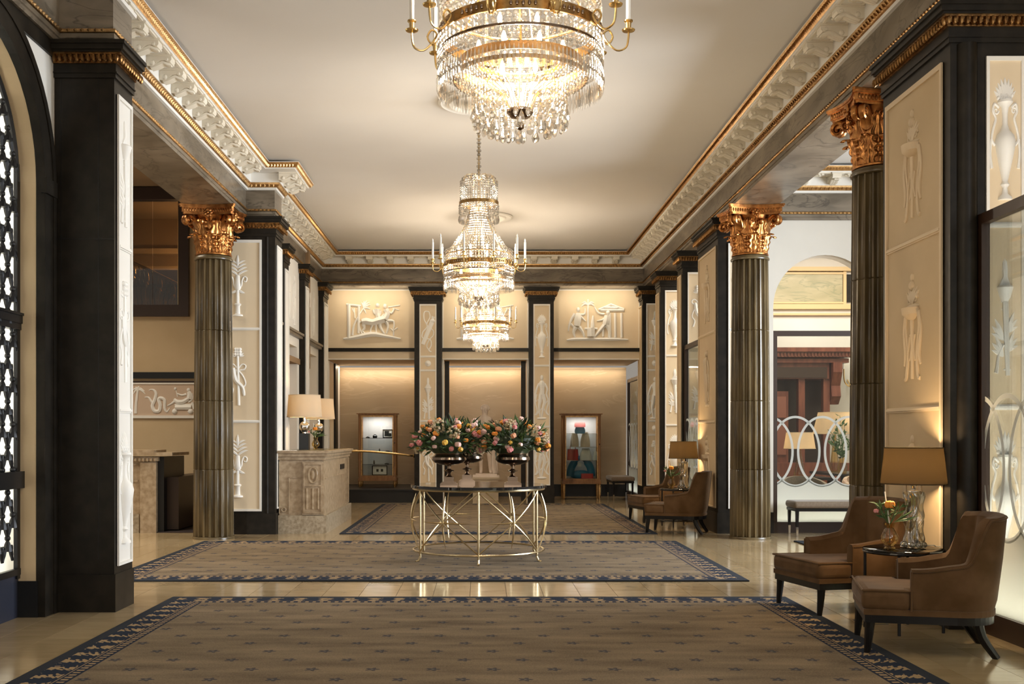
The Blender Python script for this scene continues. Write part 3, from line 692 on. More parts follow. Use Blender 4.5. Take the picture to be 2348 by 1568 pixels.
part('joint', MB().box(-3.40, -2.925, 8.507, 8.51, 2.968, 2.972).box(-3.052, -3.048, 8.507, 8.51, 0.42, 4.25).box(-3.35, -3.347, 8.507, 8.51, 0.42, 4.25), BLACK, t)
panel(t, '+x', -2.925, 8.56, 8.90, 0.36, 4.14, D2, rr('torch', 'thyrsus', 'vase'), WHITE)
t = pil('pier', 'black stone pier behind the left column with palm reliefs on cream panels', 'pier', -4.02, -2.945, 15.25, 15.76, ('-y', '+x'), G1)
panel(t, '-y', 15.25, -3.82, -3.135, 0.33, 4.2, D2, rr('palm', 'thyrsus', 'palm'), PANEL, 0.03)
part('corner_bead', MB().lathe([(0.022, 0.3), (0.022, 4.24)], (-3.06, 15.25, 0), 10), DARK, t, True)
panel(t, '+x', -2.945, 15.33, 15.70, 0.36, 4.14, (), [], WHITE)
G2 = 'pilasters of the left wall'
for k, (a, b) in enumerate(((17.4, 17.85), (19.45, 19.9), (21.75, 22.36))):
    t = pil('pilaster', ['slim dark pilaster with white side, first behind the desk lamps', 'slim dark pilaster with white side, between the two figure panels of the left wall', 'slim dark pilaster in the far left corner next to the back wall'][k], 'pilaster', -3.36, -3.22, a, b, ('-y', '+x'), G2)
    panel(t, '+x', -3.22, a+0.05, b-0.05, 0.36, 4.14, (), [], WHITE)
G3 = 'pilasters of the back wall'
ovA = [('quiver', 3.60, 0.86), ('oval', 2.925, 0.13), ('torch', 2.2, 0.9), ('oval', 1.57, 0.13), ('thyrsus', 0.9, 0.9)]
t = pil('pilaster', 'back wall pilaster with a tied quiver relief, left of the statue niche', 'pilaster', -1.408, -0.832, 22.42, 22.8, ('-y', '+x', '-x'), G3)
panel(t, '-y', 22.42, -1.30, -0.945, 0.37, 4.17, (3.07, 2.78, 1.72, 1.43), ovA)
t = pil('pilaster', 'back wall pilaster with a flaming vase above a draped figure, right of the statue niche', 'pilaster', 0.997, 1.518, 22.42, 22.8, ('-y', '+x', '-x'), G3)
panel(t, '-y', 22.42, 1.09, 1.44, 0.37, 4.17, (2.88, 1.6), [('vase', 3.5, 0.9), ('figure', 2.22, 0.95), ('figure', 0.95, 0.9)])
G4 = 'pilasters of the right wall'
t = pil('pilaster', 'farthest pilaster of the right wall, beside the alcove bench', 'pilaster', 3.365, 3.86, 22.3, 22.9, ('-y', '-x'), G4)
panel(t, '-y', 22.3, 3.44, 3.80, 0.37, 4.17, (3.07, 2.78, 1.72, 1.43), [('torch', 3.6, 0.86), ('oval', 2.925, 0.13), ('figure', 2.2, 0.9), ('oval', 1.57, 0.13), ('thyrsus', 0.9, 0.9)])
panel(t, '-x', 3.365, 22.36, 22.86, 0.36, 4.14, (), [], CREAM)
t = pil('pilaster', 'right wall pilaster with a vase over a torch relief, second from the back corner', 'pilaster', 3.40, 3.95, 20.3, 20.8, ('-y', '-x'), G4)
panel(t, '-y', 20.3, 3.485, 3.86, 0.37, 4.17, D2, rr('vase', 'torch', 'vase'))
panel(t, '-x', 3.40, 20.36, 20.76, 0.36, 4.14, (), [], CREAM)
t = pil('pilaster', 'right wall pilaster with a torch relief partly behind the glass screen', 'pilaster', 3.40, 3.95, 18.07, 18.51, ('-y', '-x'), G4)
panel(t, '-y', 18.07, 3.485, 3.86, 0.37, 4.17, D2, rr('thyrsus', 'torch', 'palm'))
panel(t, '-x', 3.40, 18.13, 18.46, 0.36, 4.14, (), [], CREAM)
t = pil('pier', 'dark stone pier with tan relief side behind the farther armchair pair', 'pier', 3.40, 3.98, 15.36, 16.76, ('-y', '-x'), G1)
panel(t, '-x', 3.40, 15.45, 16.67, 0.36, 4.15, D2, rr('tripod', 'figure', 'tripod'), CREAM)
panel(t, '-y', 15.36, 3.545, 3.92, 0.36, 4.17, D2, rr('palm', 'torch', 'vase'))
t = pil('pier', 'dark stone pier with tripod reliefs on tan panels beside the nearest armchairs', 'pier', 3.40, 4.15, 7.75, 9.04, ('-y', '-x'), G1)
panel(t, '-x', 3.40, 7.86, 8.95, 0.36, 4.15, D2, rr('tripod', 'tripod', 'tripod'), CREAM, 0.03)
panel(t, '-y', 7.75, 3.655, 3.93, 0.36, 4.15, D2, rr('vase', 'torch', 'vase'))
part('corner_bead', MB().lathe([(0.075, 0.3), (0.075, 4.24)], (3.52, 7.76, 0), 14), DARK, t, True)
# ------------------------------------------------------------------ walls
wb = struct('wall_back', MB().box(-3.36, 3.40, 22.75, 22.95, 3.03, 4.53), PANEL, 'far wall of cream panels with white figure reliefs above three niches')
put('relief', RM['centaur'], wb, (-2.33, 22.745, 3.44), 0, (1, 1.7, 1)); put('relief', RM['altar'], wb, (2.45, 22.745, 3.42), 0, (1, 1.7, 1))
put('relief', RM['centaur'], wb, (0.08, 22.745, 3.44), 0, (1, 1.7, 1))
part('dark_rail', MB().box(-3.30, -1.41, 22.70, 22.75, 3.20, 3.275).box(-0.83, 0.997, 22.70, 22.75, 3.20, 3.275).box(1.518, 3.37, 22.70, 22.75, 3.20, 3.275), DARK, wb)
for (a, b) in ((-3.30, -1.41), (-0.83, 0.997), (1.518, 3.37)):
    part('panel_moulding', MB().box(a, a+0.02, 22.735, 22.75, 3.275, 4.52).box(b-0.02, b, 22.735, 22.75, 3.275, 4.52).box(a+0.02, b-0.02, 22.735, 22.75, 4.50, 4.52).box(a, b, 22.735, 22.75, 3.03, 3.05), WHITE, wb)
    part('niche_panel', MB().box(a, b, 24.9, 25.05, 0.28, 3.0), BEIGEM, wb)
    part('niche_ceiling', MB().box(a, b, 22.951, 24.72, 3.03, 3.12), CREAM, wb)
    part('light_slot', MB().box(a+0.02, b-0.02, 24.74, 24.86, 3.07, 3.10), LED, wb)
    area('niche_light', ((a+b)/2, 24.72, 3.0), (R(-14), 0, 0), b-a-0.1, 0.08, 7, (1.0, 0.80, 0.58))
    part('skirting', MB().box(a, b, 24.88, 24.9, 0, 0.28), BLACK, wb)
part('niche_wall', MB().box(-1.40, -0.84, 22.8, 24.9, 0, 3.03).box(1.0, 1.51, 22.8, 24.9, 0, 3.03), CREAM, wb)
part('niche_post', MB().box(-0.835, -0.80, 22.80, 22.86, 0, 3.03), WHITE, wb)
part('niche_post', MB().box(-0.80, -0.70, 23.2, 23.3, 0, 3.03), DARK, wb)
part('niche_post', MB().box(0.86, 0.96, 23.2, 23.3, 0, 3.03), DARK, wb)
part('niche_post', MB().box(0.965, 0.995, 22.80, 22.86, 0, 3.03), WHITE, wb)
part('niche_wall', MB().box(-3.5, -3.31, 22.9, 24.95, 0, 3.03), CREAM, wb)
part('niche_post', MB().box(-3.31, -3.27, 23.95, 24.35, 0, 3.03), DARK, wb)
part('niche_post', MB().box(-3.31, -3.285, 24.4, 24.75, 0, 3.03).box(-3.31, -3.285, 22.95, 23.1, 0, 3.03), WHITE, wb)
part('black_platform', MB().box(-3.31, -1.41, 22.5, 24.9, 0, 0.275).box(-3.31, -1.41, 22.46, 22.5, 0.25, 0.28), BLACK, wb)
# left wall: arch wall with the iron grille
poly = [(8.52, 0), (8.52, 4.52), (5.4, 4.52), (5.4, 0), (6.35, 0), (6.35, 3.36)] + [(7.31 - 1.0*math.cos(PI*k/24), 3.36 + 1.0*math.sin(PI*k/24)) for k in range(1, 24)] + [(8.31, 3.36), (8.31, 0)]
wl_ = struct('wall_left', MB().prism(poly, -3.44, -3.405, 'x'), WHITE, 'white arched wall panel around the iron grille at the left edge')
def arc(c, z, r0, r1, a0, a1, n): return [(c + r0*math.cos(a0+(a1-a0)*k/n), z + r0*math.sin(a0+(a1-a0)*k/n)) for k in range(n+1)] + [(c-r0, 0), (c-r1, 0)] + [(c + r1*math.cos(a1-(a1-a0)*k/n), z + r1*math.sin(a1-(a1-a0)*k/n)) for k in range(n+1)]
part('archivolt', MB().prism([(8.44, 0)] + arc(7.31, 3.36, 1.13, 0.955, 0, PI, 24) + [(8.265, 0)], -3.445, -3.375, 'x'), DARK, wl_)
part('archivolt_edge', MB().prism([(8.505, 0)] + arc(7.31, 3.36, 1.16, 1.10, 0, PI, 28) + [(8.42, 0)], -3.42, -3.365, 'x'), DARK, wl_)
part('impost', MB().box(-3.40, -3.355, 8.25, 8.46, 3.28, 3.40), DARK, wl_)
part('dark_border', MB().box(-3.41, -3.385, 5.4, 8.52, 4.40, 4.52), DARK, wl_)
iv = MB()
pts = [(8.27, 0.28)] + [(7.31 + 0.96*math.cos(PI*k/24), 3.36 + 0.96*math.sin(PI*k/24)) for k in range(25)] + [(6.35, 0.28)]
iv.add([(x, y, z) for y, z in pts for x in (-3.60, -3.42)], [(2*k, 2*k+2, 2*k+3, 2*k+1) for k in range(len(pts)-1)])
part('reveal', iv, CREAM, wl_); part('skirting', MB().box(-3.60, -3.43, 8.255, 8.30, 0, 0.28), BLACK, wl_)
gr = thing('iron_grille', 'black wrought-iron grille of tulip links in front of bright panes', 'grille', (-3.60, 7.31, 0))
part('base_panel', MB().box(-3.62, -3.585, 6.35, 8.27, 0, 0.34), NAVY, gr)
part('frame', MB().box(-3.60, -3.57, 8.22, 8.27, 0.3, 3.5).box(-3.60, -3.565, 6.35, 8.27, 0.33, 0.38), IRON, gr)
part('arched_frame', MB().tube([(-3.585, 7.31+0.935*math.cos(PI*k/24), 3.36+0.935*math.sin(PI*k/24)) for k in range(25)], 0.022, 6), IRON, gr)
part('transom', MB().box(-3.62, -3.55, 6.35, 8.27, 2.27, 2.33).box(-3.62, -3.54, 6.35, 8.27, 2.33, 2.35).box(-3.62, -3.56, 6.35, 8.27, 2.22, 2.27), IRON, gr)
part('transom', MB().box(-3.64, -3.535, 6.35, 8.27, 1.00, 1.13), IRON, gr)
def tulip():
    r = MB(); r.ell((0, 0, 0), (0.024, 0.024, 0.024), 8, 5); r.lathe([(0.012, -0.02), (0.024, -0.045), (0.032, -0.085), (0.034, -0.10), (0.027, -0.10)], (0, 0, 0), 8)
    for s in (-1, 1):
        r.tube(smooth_pts([(0, s*0.02, -0.06), (0, s*0.055, -0.10), (0, s*0.07, -0.14), (0, s*0.086, -0.175)], 3), [0.015, 0.017, 0.017, 0.018, 0.018, 0.017, 0.014, 0.012, 0.012, 0.012], 6)
        r.tube(smooth_pts([(0, s*0.045, -0.085), (0, s*0.075, -0.06), (0, s*0.082, -0.085), (0, s*0.07, -0.12)], 3), 0.007, 5)
    return mesh('tulip_link', r, IRON, True)
TUL = tulip()
for c in range(21):
    for q in range(11):
        y = 8.17 - c*0.088; z = 4.25 - q*0.345 - (0.1725 if c % 2 else 0)
        if abs(z-2.30) < 0.04 or abs(z-1.06) < 0.08 or z < 0.55: continue
        if z > 3.36 and (y-7.31)**2 + (z-3.36)**2 > 0.86: continue
        put('tulip_link', TUL, gr, (-3.585, y, z))
part('pane', MB().box(-3.655, -3.645, 6.2, 8.75, 0.3, 4.45), FROST, gr)
area('grille_backlight', (-4.25, 7.3, 2.4), (0, R(-90), 0), 3.8, 2.0, 150, (1.0, 0.95, 0.88))
# left wall bays behind the desk
wr = struct('wall_left_bays', MB().box(-3.52, -3.32, 15.76, 22.4, 3.0, 4.53), WHITE, 'white figure panels between slim pilasters of the left wall')
part('bay_rail', MB().box(-3.32, -3.25, 15.77, 22.36, 3.16, 3.21).box(-3.32, -3.22, 15.77, 22.36, 3.21, 3.25), GREYM, wr)
for a, b in ((15.76, 17.4), (17.85, 19.45), (19.9, 21.75)):
    part('bay_jamb', MB().box(-3.52, -3.32, a, a+0.06, 0, 3.0).box(-3.52, -3.32, b-0.22, b, 0, 3.0), WHITE, wr)
    part('bay_recess', MB().box(-3.62, -3.52, a, b, 0, 3.0), CREAM, wr)
    put('relief', RM['figure'], wr, (-3.318, (a+b)/2 - 0.25, 3.36), PI/2, (0.95, 0.5, 0.95)); put('relief', RM['figure'], wr, (-3.318, (a+b)/2 + 0.3, 3.36), PI/2, (0.9, 0.5, 0.9))
# reception wall in the left aisle with interior window onto the stairs
wa = struct('wall_left_aisle', MB().box(-9, -3.4, 17.8, 18.0, 0, 3.39).box(-4.86, -3.4, 17.8, 18.0, 3.39, 5.56).box(-9, -7.05, 17.8, 18.0, 3.39, 5.56), CREAM, 'plain cream wall of the left aisle behind the reception counter')
part('dark_rail', MB().box(-9, -3.4, 17.76, 17.8, 2.36, 2.465), BLACK, wa)
part('thin_rail', MB().box(-9, -3.4, 17.77, 17.8, 2.295, 2.32), DWOOD, wa)
part('frieze_panel', MB().box(-9, -3.4, 17.785, 17.8, 1.72, 2.29), mat('pink_panel', (0.62, 0.47, 0.35), 0.7), wa)
part('frieze_moulding', MB().box(-9, -3.4, 17.765, 17.8, 1.70, 1.745).box(-9, -3.4, 17.77, 17.8, 2.265, 2.29), WHITE, wa)
put('relief', RM['chariot'], wa, (-5.30, 17.783, 1.76))
part('skirting', MB().box(-9, -3.4, 17.77, 17.8, 0, 0.26), BLACK, wa); part('skirting_cap', MB().box(-9, -3.4, 17.765, 17.8, 0.26, 0.33), CREAM, wa)
part('carpet_strip', MB().box(-5.3, -3.5, 15.5, 17.77, 0.0, 0.012), CARPET, wa)
wn = thing('window_1', 'dark framed interior window showing a staircase railing above the reception', 'window', (-5.9, 17.8, 3.39)); wn['kind'] = 'structure'
part('window_frame', MB().box(-7.05, -4.86, 17.72, 17.9, 3.39, 3.58).box(-7.05, -4.86, 17.72, 17.9, 5.33, 5.53).box(-5.03, -4.86, 17.72, 17.9, 3.58, 5.33).box(-7.05, -6.9, 17.72, 17.9, 3.58, 5.33), DWOOD, wn)
part('gilt_fillet', MB().box(-5.045, -5.03, 17.75, 17.86, 3.58, 5.33), BRASS, wn)
for a, b in ((-6.9, -5.49), (-5.485, -5.045)): part('pane', MB().box(a, b, 17.83, 17.836, 3.58, 5.33), WGLASS, wn)
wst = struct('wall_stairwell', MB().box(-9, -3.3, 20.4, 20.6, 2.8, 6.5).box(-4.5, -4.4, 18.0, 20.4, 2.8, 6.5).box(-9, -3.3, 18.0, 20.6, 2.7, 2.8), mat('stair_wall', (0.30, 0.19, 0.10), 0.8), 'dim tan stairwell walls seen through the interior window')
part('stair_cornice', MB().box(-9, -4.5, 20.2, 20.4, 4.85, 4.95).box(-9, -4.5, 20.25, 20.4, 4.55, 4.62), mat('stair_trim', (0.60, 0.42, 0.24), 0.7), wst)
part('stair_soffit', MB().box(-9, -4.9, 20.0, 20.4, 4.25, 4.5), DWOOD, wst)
rl = thing('stair_railing', 'ornate dark metal stair railing with brass handrail behind the interior window', 'railing', (-6.0, 18.9, 3.2))
p0, p1 = Vector((-6.7, 18.9, 4.75)), Vector((-5.05, 18.9, 3.93))
part('handrail', MB().tube([p0, p1], 0.03, 8), BRASS, rl, True); part('lower_rail', MB().tube([p0 - Vector((0, 0, 0.75)), p1 - Vector((0, 0, 0.75))], 0.02, 6), DWOOD, rl)
for k in range(22):
    q = p0.lerp(p1, k/21); mb = MB()
    mb.tube(smooth_pts([tuple(q), (q.x+0.03, q.y, q.z-0.2), (q.x-0.03, q.y, q.z-0.4), (q.x, q.y, q.z-0.75)], 3), 0.010, 5); mb.ell((q.x, q.y, q.z-0.28), (0.03, 0.03, 0.06), 6, 4)
    part('baluster', mb, BRASS if k % 3 == 1 else IRON, rl)
ul = thing('stair_uplight', 'glowing bowl uplight on a dark stem behind the interior window', 'lamp', (-5.2, 19.4, 2.8))
part('stem', MB().lathe([(0.10, 0), (0.04, 0.3), (0.03, 1.2), (0.10, 1.45)], (-5.2, 19.4, 2.8), 12), IRON, ul, True)
part('bowl', MB().lathe([(0.06, 1.45), (0.17, 1.52), (0.22, 1.64), (0.23, 1.68), (0.2, 1.66)], (-5.2, 19.4, 2.8), 18), transl('bowl_glass', (0.8, 0.7, 0.5), (0.9, 0.75, 0.5), 0.6), ul, True)
point('uplight_lamp', (-5.2, 19.4, 4.55), 22, (1.0, 0.72, 0.4), 0.08)
# right aisle wall with arched doorway
ar = [(4.97 - 0.75*math.cos(PI*k/24), 3.27 + 0.75*math.sin(PI*k/24)) for k in range(0, 25)]
poly = [(3.98, 0), (4.22, 0)] + ar + [(5.72, 0), (9.0, 0), (9.0, 5.3), (3.98, 5.3)]
wra = struct('wall_right_aisle', MB().prism(poly, 15.45, 15.72, 'y'), OFFW, 'white wall with an arched doorway to the bar at the end of the right aisle')
part('skirting', MB().box(3.98, 4.22, 15.43, 15.45, 0, 0.3), DARK, wra)
wrs = struct('wall_right_street', MB().box(9.0, 9.2, 14, 26, 0, 5.3), OFFW, 'white outer wall of the bar room on the right')
# ------------------------------------------------------------------ columns
def flute_ring(r, z, nf=20, k=10, depth=0.036):
    out = []
    for i in range(nf*k):
        a = 2*PI*i/(nf*k); t = (i % k)/k
        d = 0 if t < 0.2 else depth*math.sin(PI*(t-0.2)/0.8)**0.55
        out.append(((r-d)*math.cos(a), (r-d)*math.sin(a), z))
    return out
def colr(z): t = z/3.82; return 0.272 - 0.030*t**1.5
def drum(z0, z1):
    zs = [z0+0.001, z0+0.008, (z0+z1)/2, z1-0.008, z1-0.001]; mb = MB(); m = 200
    for q, z in enumerate(zs): mb.v += flute_ring(colr(z) - (0.006 if q in (0, 4) else 0), z)
    mb.f += [(k*m+j, k*m+(j+1) % m, (k+1)*m+(j+1) % m, (k+1)*m+j) for k in range(4) for j in range(m)]
    mb.f += [tuple(range(m))[::-1], tuple(range(4*m, 5*m))]
    return mesh('drum', mb, COLM, True)
DRUMS = [drum(a, b) for a, b in ((0.03, 0.947), (0.947, 1.88), (1.88, 2.84), (2.84, 3.80))]
def acanthus(h, w, out):
    def fn(u, v):
        s = (u - 0.5)*2
        wd = w*(0.55 + 0.55*math.sin(PI*min(1, v*1.02))**0.8)*(1 - 0.75*max(0, v-0.72)/0.28)*(1 + 0.26*math.cos(v*2*PI*4.0))
        if v < 0.75: o = 0.012 + out*0.35*(v/0.75)**2; z = h*v/0.78
        else:
            q = (v-0.75)/0.25*R(200); o = 0.012 + out*0.35 + out*0.36*(1-math.cos(q)); z = h*0.96 + h*0.075*math.sin(q)
        o += 0.016*math.cos(s*PI*2.5 + 2.2*v*(1 if s > 0 else -1))*(0.5 + 0.5*v) - 0.016*abs(s)**2 + 0.006*math.cos(v*2*PI*4.0)*abs(s)
        return (wd*s, -o, z)
    return mesh('acanthus_leaf', MB().grid(fn, 14, 24), COPPER, 'all')
LEAF1 = acanthus(0.25, 0.088, 0.11); LEAF2 = acanthus(0.42, 0.085, 0.13)
def vol_mesh(big=True):
    k = 1.0 if big else 0.62; mb = MB(); pts = [(0.215, 0.27), (0.24, 0.36), (0.29, 0.45), (0.36, 0.51)] if big else [(0.22, 0.30), (0.235, 0.38), (0.26, 0.44), (0.285, 0.47)]
    c = (0.395, 0.455) if big else (0.300, 0.435); r0 = 0.066 if big else 0.04
    a0 = math.atan2(pts[-1][1]-c[1], pts[-1][0]-c[0])
    for q in range(1, 22):
        a = a0 - 2*PI*1.6*q/21; rr_ = r0*(1-0.82*q/21); pts.append((c[0]+rr_*math.cos(a), c[1]+rr_*math.sin(a)))
    P = [(0, -a, b) for a, b in pts]; mb.tube(P, [0.026*k]*4 + [0.024*k - 0.013*k*q/21 for q in range(21)], 8, 1.5, up=(1, 0, 0))
    mb.ell((0, -c[0], c[1]), (0.03*k, 0.016*k, 0.016*k), 8, 5)
    return mesh('volute', mb, COPPER, True)
VOL1, VOL2 = vol_mesh(), vol_mesh(False)
def abacus_mesh():
    mb = MB()
    def poly(hw, inset, cut):
        p = []
        for s in range(4):
            for k in range(9):
                t = -1 + 2*k/8; x = t*(hw - cut); y = -(hw - inset*(1 - t*t))
                a = s*PI/2; p.append((x*math.cos(a)-y*math.sin(a), x*math.sin(a)+y*math.cos(a)))
        return p
    mb.prism(poly(0.335, 0.075, 0.02), 0.535, 0.56); mb.prism(poly(0.35, 0.075, 0.02), 0.56, 0.622); mb.prism(poly(0.37, 0.075, 0.02), 0.622, 0.64); mb.prism(poly(0.38, 0.075, 0.02), 0.64, 0.664)
    for s in range(4):
        a = s*PI/2
        for k in range(19):
            t = -0.92 + 1.84*k/18; x = t*0.335; y = -(0.35 - 0.075*(1-t*t)) - 0.004
            mb.ell((x*math.cos(a)-y*math.sin(a), x*math.sin(a)+y*math.cos(a), 0.592), (0.011, 0.011, 0.026), 5, 4)
    return mesh('abacus', mb, COPPER, True)
ABA = abacus_mesh()
def flower_mesh():
    mb = MB()
    for k in range(7):
        a = 2*PI*k/7; mb.ell((0.04*math.cos(a), -0.01, 0.04*math.sin(a)), (0.024, 0.018, 0.024), 6, 4)
    mb.ell((0, -0.022, 0), (0.02, 0.02, 0.02), 8, 5); mb.tube([(0, 0, -0.03), (0.01, -0.005, -0.10), (0, 0, -0.16)], 0.010, 5)
    return mesh('abacus_flower', mb, COPPER, True)
FLO = flower_mesh()
BELL = mesh('bell', MB().lathe([(0.232, 0.0), (0.248, 0.012), (0.248, 0.028), (0.228, 0.04), (0.222, 0.2), (0.235, 0.36), (0.265, 0.47), (0.30, 0.535)], (0, 0, 0), 32), COPPER, True)
def column(x, y, label):
    t = thing('fluted_column', label, 'column', (x, y, 0), group='fluted columns with gilded leaf capitals')
    part('foot', MB().lathe([(0.283, 0), (0.283, 0.02), (0.276, 0.032)], (x, y, 0), 40), COLM, t, True)
    for d in DRUMS: put('drum', d, t, (x, y, 0))
    part('necking', MB().lathe([(0.244, 3.80), (0.258, 3.805), (0.262, 3.818), (0.258, 3.832), (0.248, 3.84), (0.244, 3.856)], (x, y, 0), 40), COLM, t, True)
    z = 3.855
    cp = put('capital', BELL, t, (x, y, z)); cp['label'] = 'gilded copper-toned leaf capital'
    for k in range(8):
        a = 2*PI*k/8; put('acanthus_leaf', LEAF1, cp, (x + 0.222*math.sin(a), y - 0.222*math.cos(a), z+0.03), a)
        a += PI/8; put('acanthus_leaf', LEAF2, cp, (x + 0.218*math.sin(a), y - 0.218*math.cos(a), z+0.04), a)
    for k in range(4):
        for s in (-1, 1):
            put('volute', VOL1, cp, (x, y, z), PI/4 + k*PI/2 + s*R(4.5)); put('volute', VOL2, cp, (x, y, z), k*PI/2 + s*R(14))
        a = k*PI/2; put('abacus_flower', FLO, cp, (x + 0.30*math.sin(a), y - 0.30*math.cos(a), z+0.555), a)
    put('abacus', ABA, cp, (x, y, z))
    return t
column(-3.68, 14.68, 'fluted stone column with copper-gold capital on the left, in front of the reception wall')
column(3.69, 14.68, 'fluted stone column with gilded capital on the right, beside the white arched wall')
column(3.69, 9.9, 'nearer right fluted column with gilded capital, half hidden by the tan relief pier')
# ------------------------------------------------------------------ glass screens
def screen(label, axis, pl, a0, a1, ztop, c0, led=None, side=-1, post0=True, post1=True):
    """etched glass screen; axis 'x' runs along X at y=pl, axis 'y' along Y at x=pl"""
    loc = ((a0+a1)/2, pl, 0) if axis == 'x' else (pl, (a0+a1)/2, 0)
    t = thing('glass_screen', label, 'glass screen', loc, group='etched glass screens')
    def bx(mb, u0, u1, d0, d1, z0, z1):
        if axis == 'x': mb.box(u0, u1, pl+d0, pl+d1, z0, z1)
        else: mb.box(pl+d0, pl+d1, u0, u1, z0, z1)
        return mb
    fr = MB(); bx(fr, a0, a1, -0.03, 0.03, ztop-0.075, ztop)
    if post0: bx(fr, a0, a0+0.07, -0.03, 0.03, 0.155, ztop-0.075)
    if post1: bx(fr, a1-0.07, a1, -0.03, 0.03, 0.155, ztop-0.075)
    part('frame', fr, DWOOD, t); part('base_board', bx(MB(), a0, a1, -0.04, 0.04, 0, 0.155), DWOOD, t)
    part('pane', bx(MB(), a0+0.02, a1-0.02, -0.005, 0.005, 0.15, ztop-0.02), GLASS, t)
    hw, hh, zc, sp, bw = 0.35, 0.50, 1.18, 0.39, 0.017
    def P(u, z, d): return (u, pl+d, z) if axis == 'x' else (pl+d, u, z)
    n0 = int(math.floor((a0-c0)/sp)) - 1; n1 = int(math.ceil((a1-c0)/sp)) + 1
    d = side*0.0075
    for n in range(n0, n1+1):
        c = c0 + n*sp; mb = MB(); N_ = 56
        for k in range(N_):
            q0, q1 = 2*PI*k/N_, 2*PI*(k+1)/N_
            if not (a0+0.02 < c+hw*math.cos((q0+q1)/2) < a1-0.02): continue
            vs = []
            for q in (q0, q1):
                for o in (-bw, bw): vs.append(((hw+o)*math.cos(q)+c, (hh+o)*math.sin(q)+zc))
            mb.add([P(min(max(u, a0), a1), z, d) for u, z in vs] + [P(min(max(u, a0), a1), z, d-side*0.002) for u, z in vs], [(0, 1, 3, 2), (4, 6, 7, 5), (0, 2, 6, 4), (1, 5, 7, 3)])
        if mb.v: part('etched_loop', mb, ETCH, t)
    low = []; M_ = int((a1-a0)/0.02)
    for k in range(M_+1):
        u = a0+0.02 + (a1-a0-0.04)*k/M_; zz = 9
        for n in range(n0, n1+1):
            s = (u-c0-n*sp)/hw
            if abs(s) < 1: zz = min(zz, zc - hh*math.sqrt(1-s*s))
        low.append((u, min(zz, 1.0)))
    mb = MB()
    for dd in (d, d-side*0.002):
        o = len(mb.v); mb.v += [P(u, 0.15, dd) for u, z in low] + [P(u, z, dd) for u, z in low]
        mb.f += [(o+k, o+k+1, o+M_+2+k, o+M_+1+k) for k in range(M_)]
    part('frosted_band', mb, FROST, t)
    return t
screen('nearest etched glass screen at the right edge beside the armchairs', 'y', 3.62, 3.2, 7.74, 3.0, 7.35, side=-1)
screen('etched glass screen behind the white aisle bench with looped pattern', 'x', 15.53, 4.22, 5.72, 2.93, 4.56, side=-1)
screen('narrow etched glass screen between right wall pilasters behind the farther lamp', 'y', 3.455, 16.77, 18.06, 2.93, 17.9, side=-1, post0=False)
screen('farthest etched glass screen beside the alcove bench', 'y', 3.385, 22.92, 24.6, 2.7, 24.4, side=-1)
area('screen_led', (3.72, 5.5, 0.18), (0, R(165), 0), 0.05, 4.4, 70, (1.0, 0.93, 0.80))
area('screen_led', (4.97, 15.62, 0.18), (R(195), 0, 0), 1.4, 0.05, 22, (1.0, 0.95, 0.86))
area('screen_led', (3.50, 17.4, 0.18), (0, R(165), 0), 0.05, 1.2, 5, (0.95, 0.97, 1.0))
area('screen_led', (3.45, 23.8, 0.18), (0, R(165), 0), 0.05, 1.4, 7, (1.0, 0.97, 0.92))
part('relief_panel', MB().box(3.45, 3.9, 24.7, 24.75, 0, 2.75), PANEL, wb); put('relief', RM['torch'], wb, (3.62, 24.69, 1.75), 0, (0.9, 0.6, 0.9)); put('relief', RM['vase'], wb, (3.62, 24.69, 0.6), 0, (0.9, 0.6, 0.9))
struct('wall_right_room', MB().box(5.4, 5.5, -3, 8.6, 0, 5.25).box(4.15, 5.4, 8.5, 8.6, 0, 5.25), CREAM, 'cream wall dimly seen behind the nearest glass screen')
# ------------------------------------------------------------------ stone desk and reception counter
ds = thing('stone_desk', 'beige carved stone reception desk with two lamps on it', 'desk', (-2.6, 16.8, 0))
part('base', MB().box(-2.925, -2.23, 15.36, 18.3, 0, 0.26), STONE2, ds)
part('body', MB().box(-2.92, -2.27, 15.42, 18.25, 0.26, 1.06), STONE, ds)
part('top', MB().box(-2.93, -2.20, 15.32, 18.34, 1.155, 1.19).box(-2.93, -2.225, 15.35, 18.31, 1.11, 1.155).box(-2.93, -2.25, 15.385, 18.28, 1.06, 1.11), STONE, ds)
part('carved_pilaster', MB().box(-2.58, -2.275, 15.38, 15.42, 0.27, 1.03), STONE, ds)
pm = MB()
for a, b in ((-2.56, -2.545), (-2.31, -2.295)): pm.box(a, b, 15.365, 15.38, 0.31, 0.99)
pm.box(-2.56, -2.295, 15.365, 15.38, 0.99, 1.005).box(-2.56, -2.295, 15.365, 15.38, 0.295, 0.31).box(-2.545, -2.31, 15.365, 15.38, 0.68, 0.70)
for a in (-2.515, -2.43, -2.35): pm.tube([(a, 15.375, 0.35), (a, 15.375, 0.65)], 0.014, 8)
part('carved_flutes', pm, STONE, ds)
part('carved_oval', MB().tube([(-2.428+0.062*math.cos(2*PI*k/20), 15.372, 0.84+0.11*math.sin(2*PI*k/20)) for k in range(21)], 0.014, 6, cap=False).ell((-2.428, 15.38, 0.84), (0.035, 0.015, 0.075), 10, 6), STONE, ds, True)
part('recessed_panel', MB().box(-2.78, -2.765, 15.40, 15.42, 0.28, 0.80).box(-2.765, -2.60, 15.405, 15.42, 0.80, 0.815).box(-2.92, -2.905, 15.40, 15.42, 0.28, 1.03), STONE, ds)
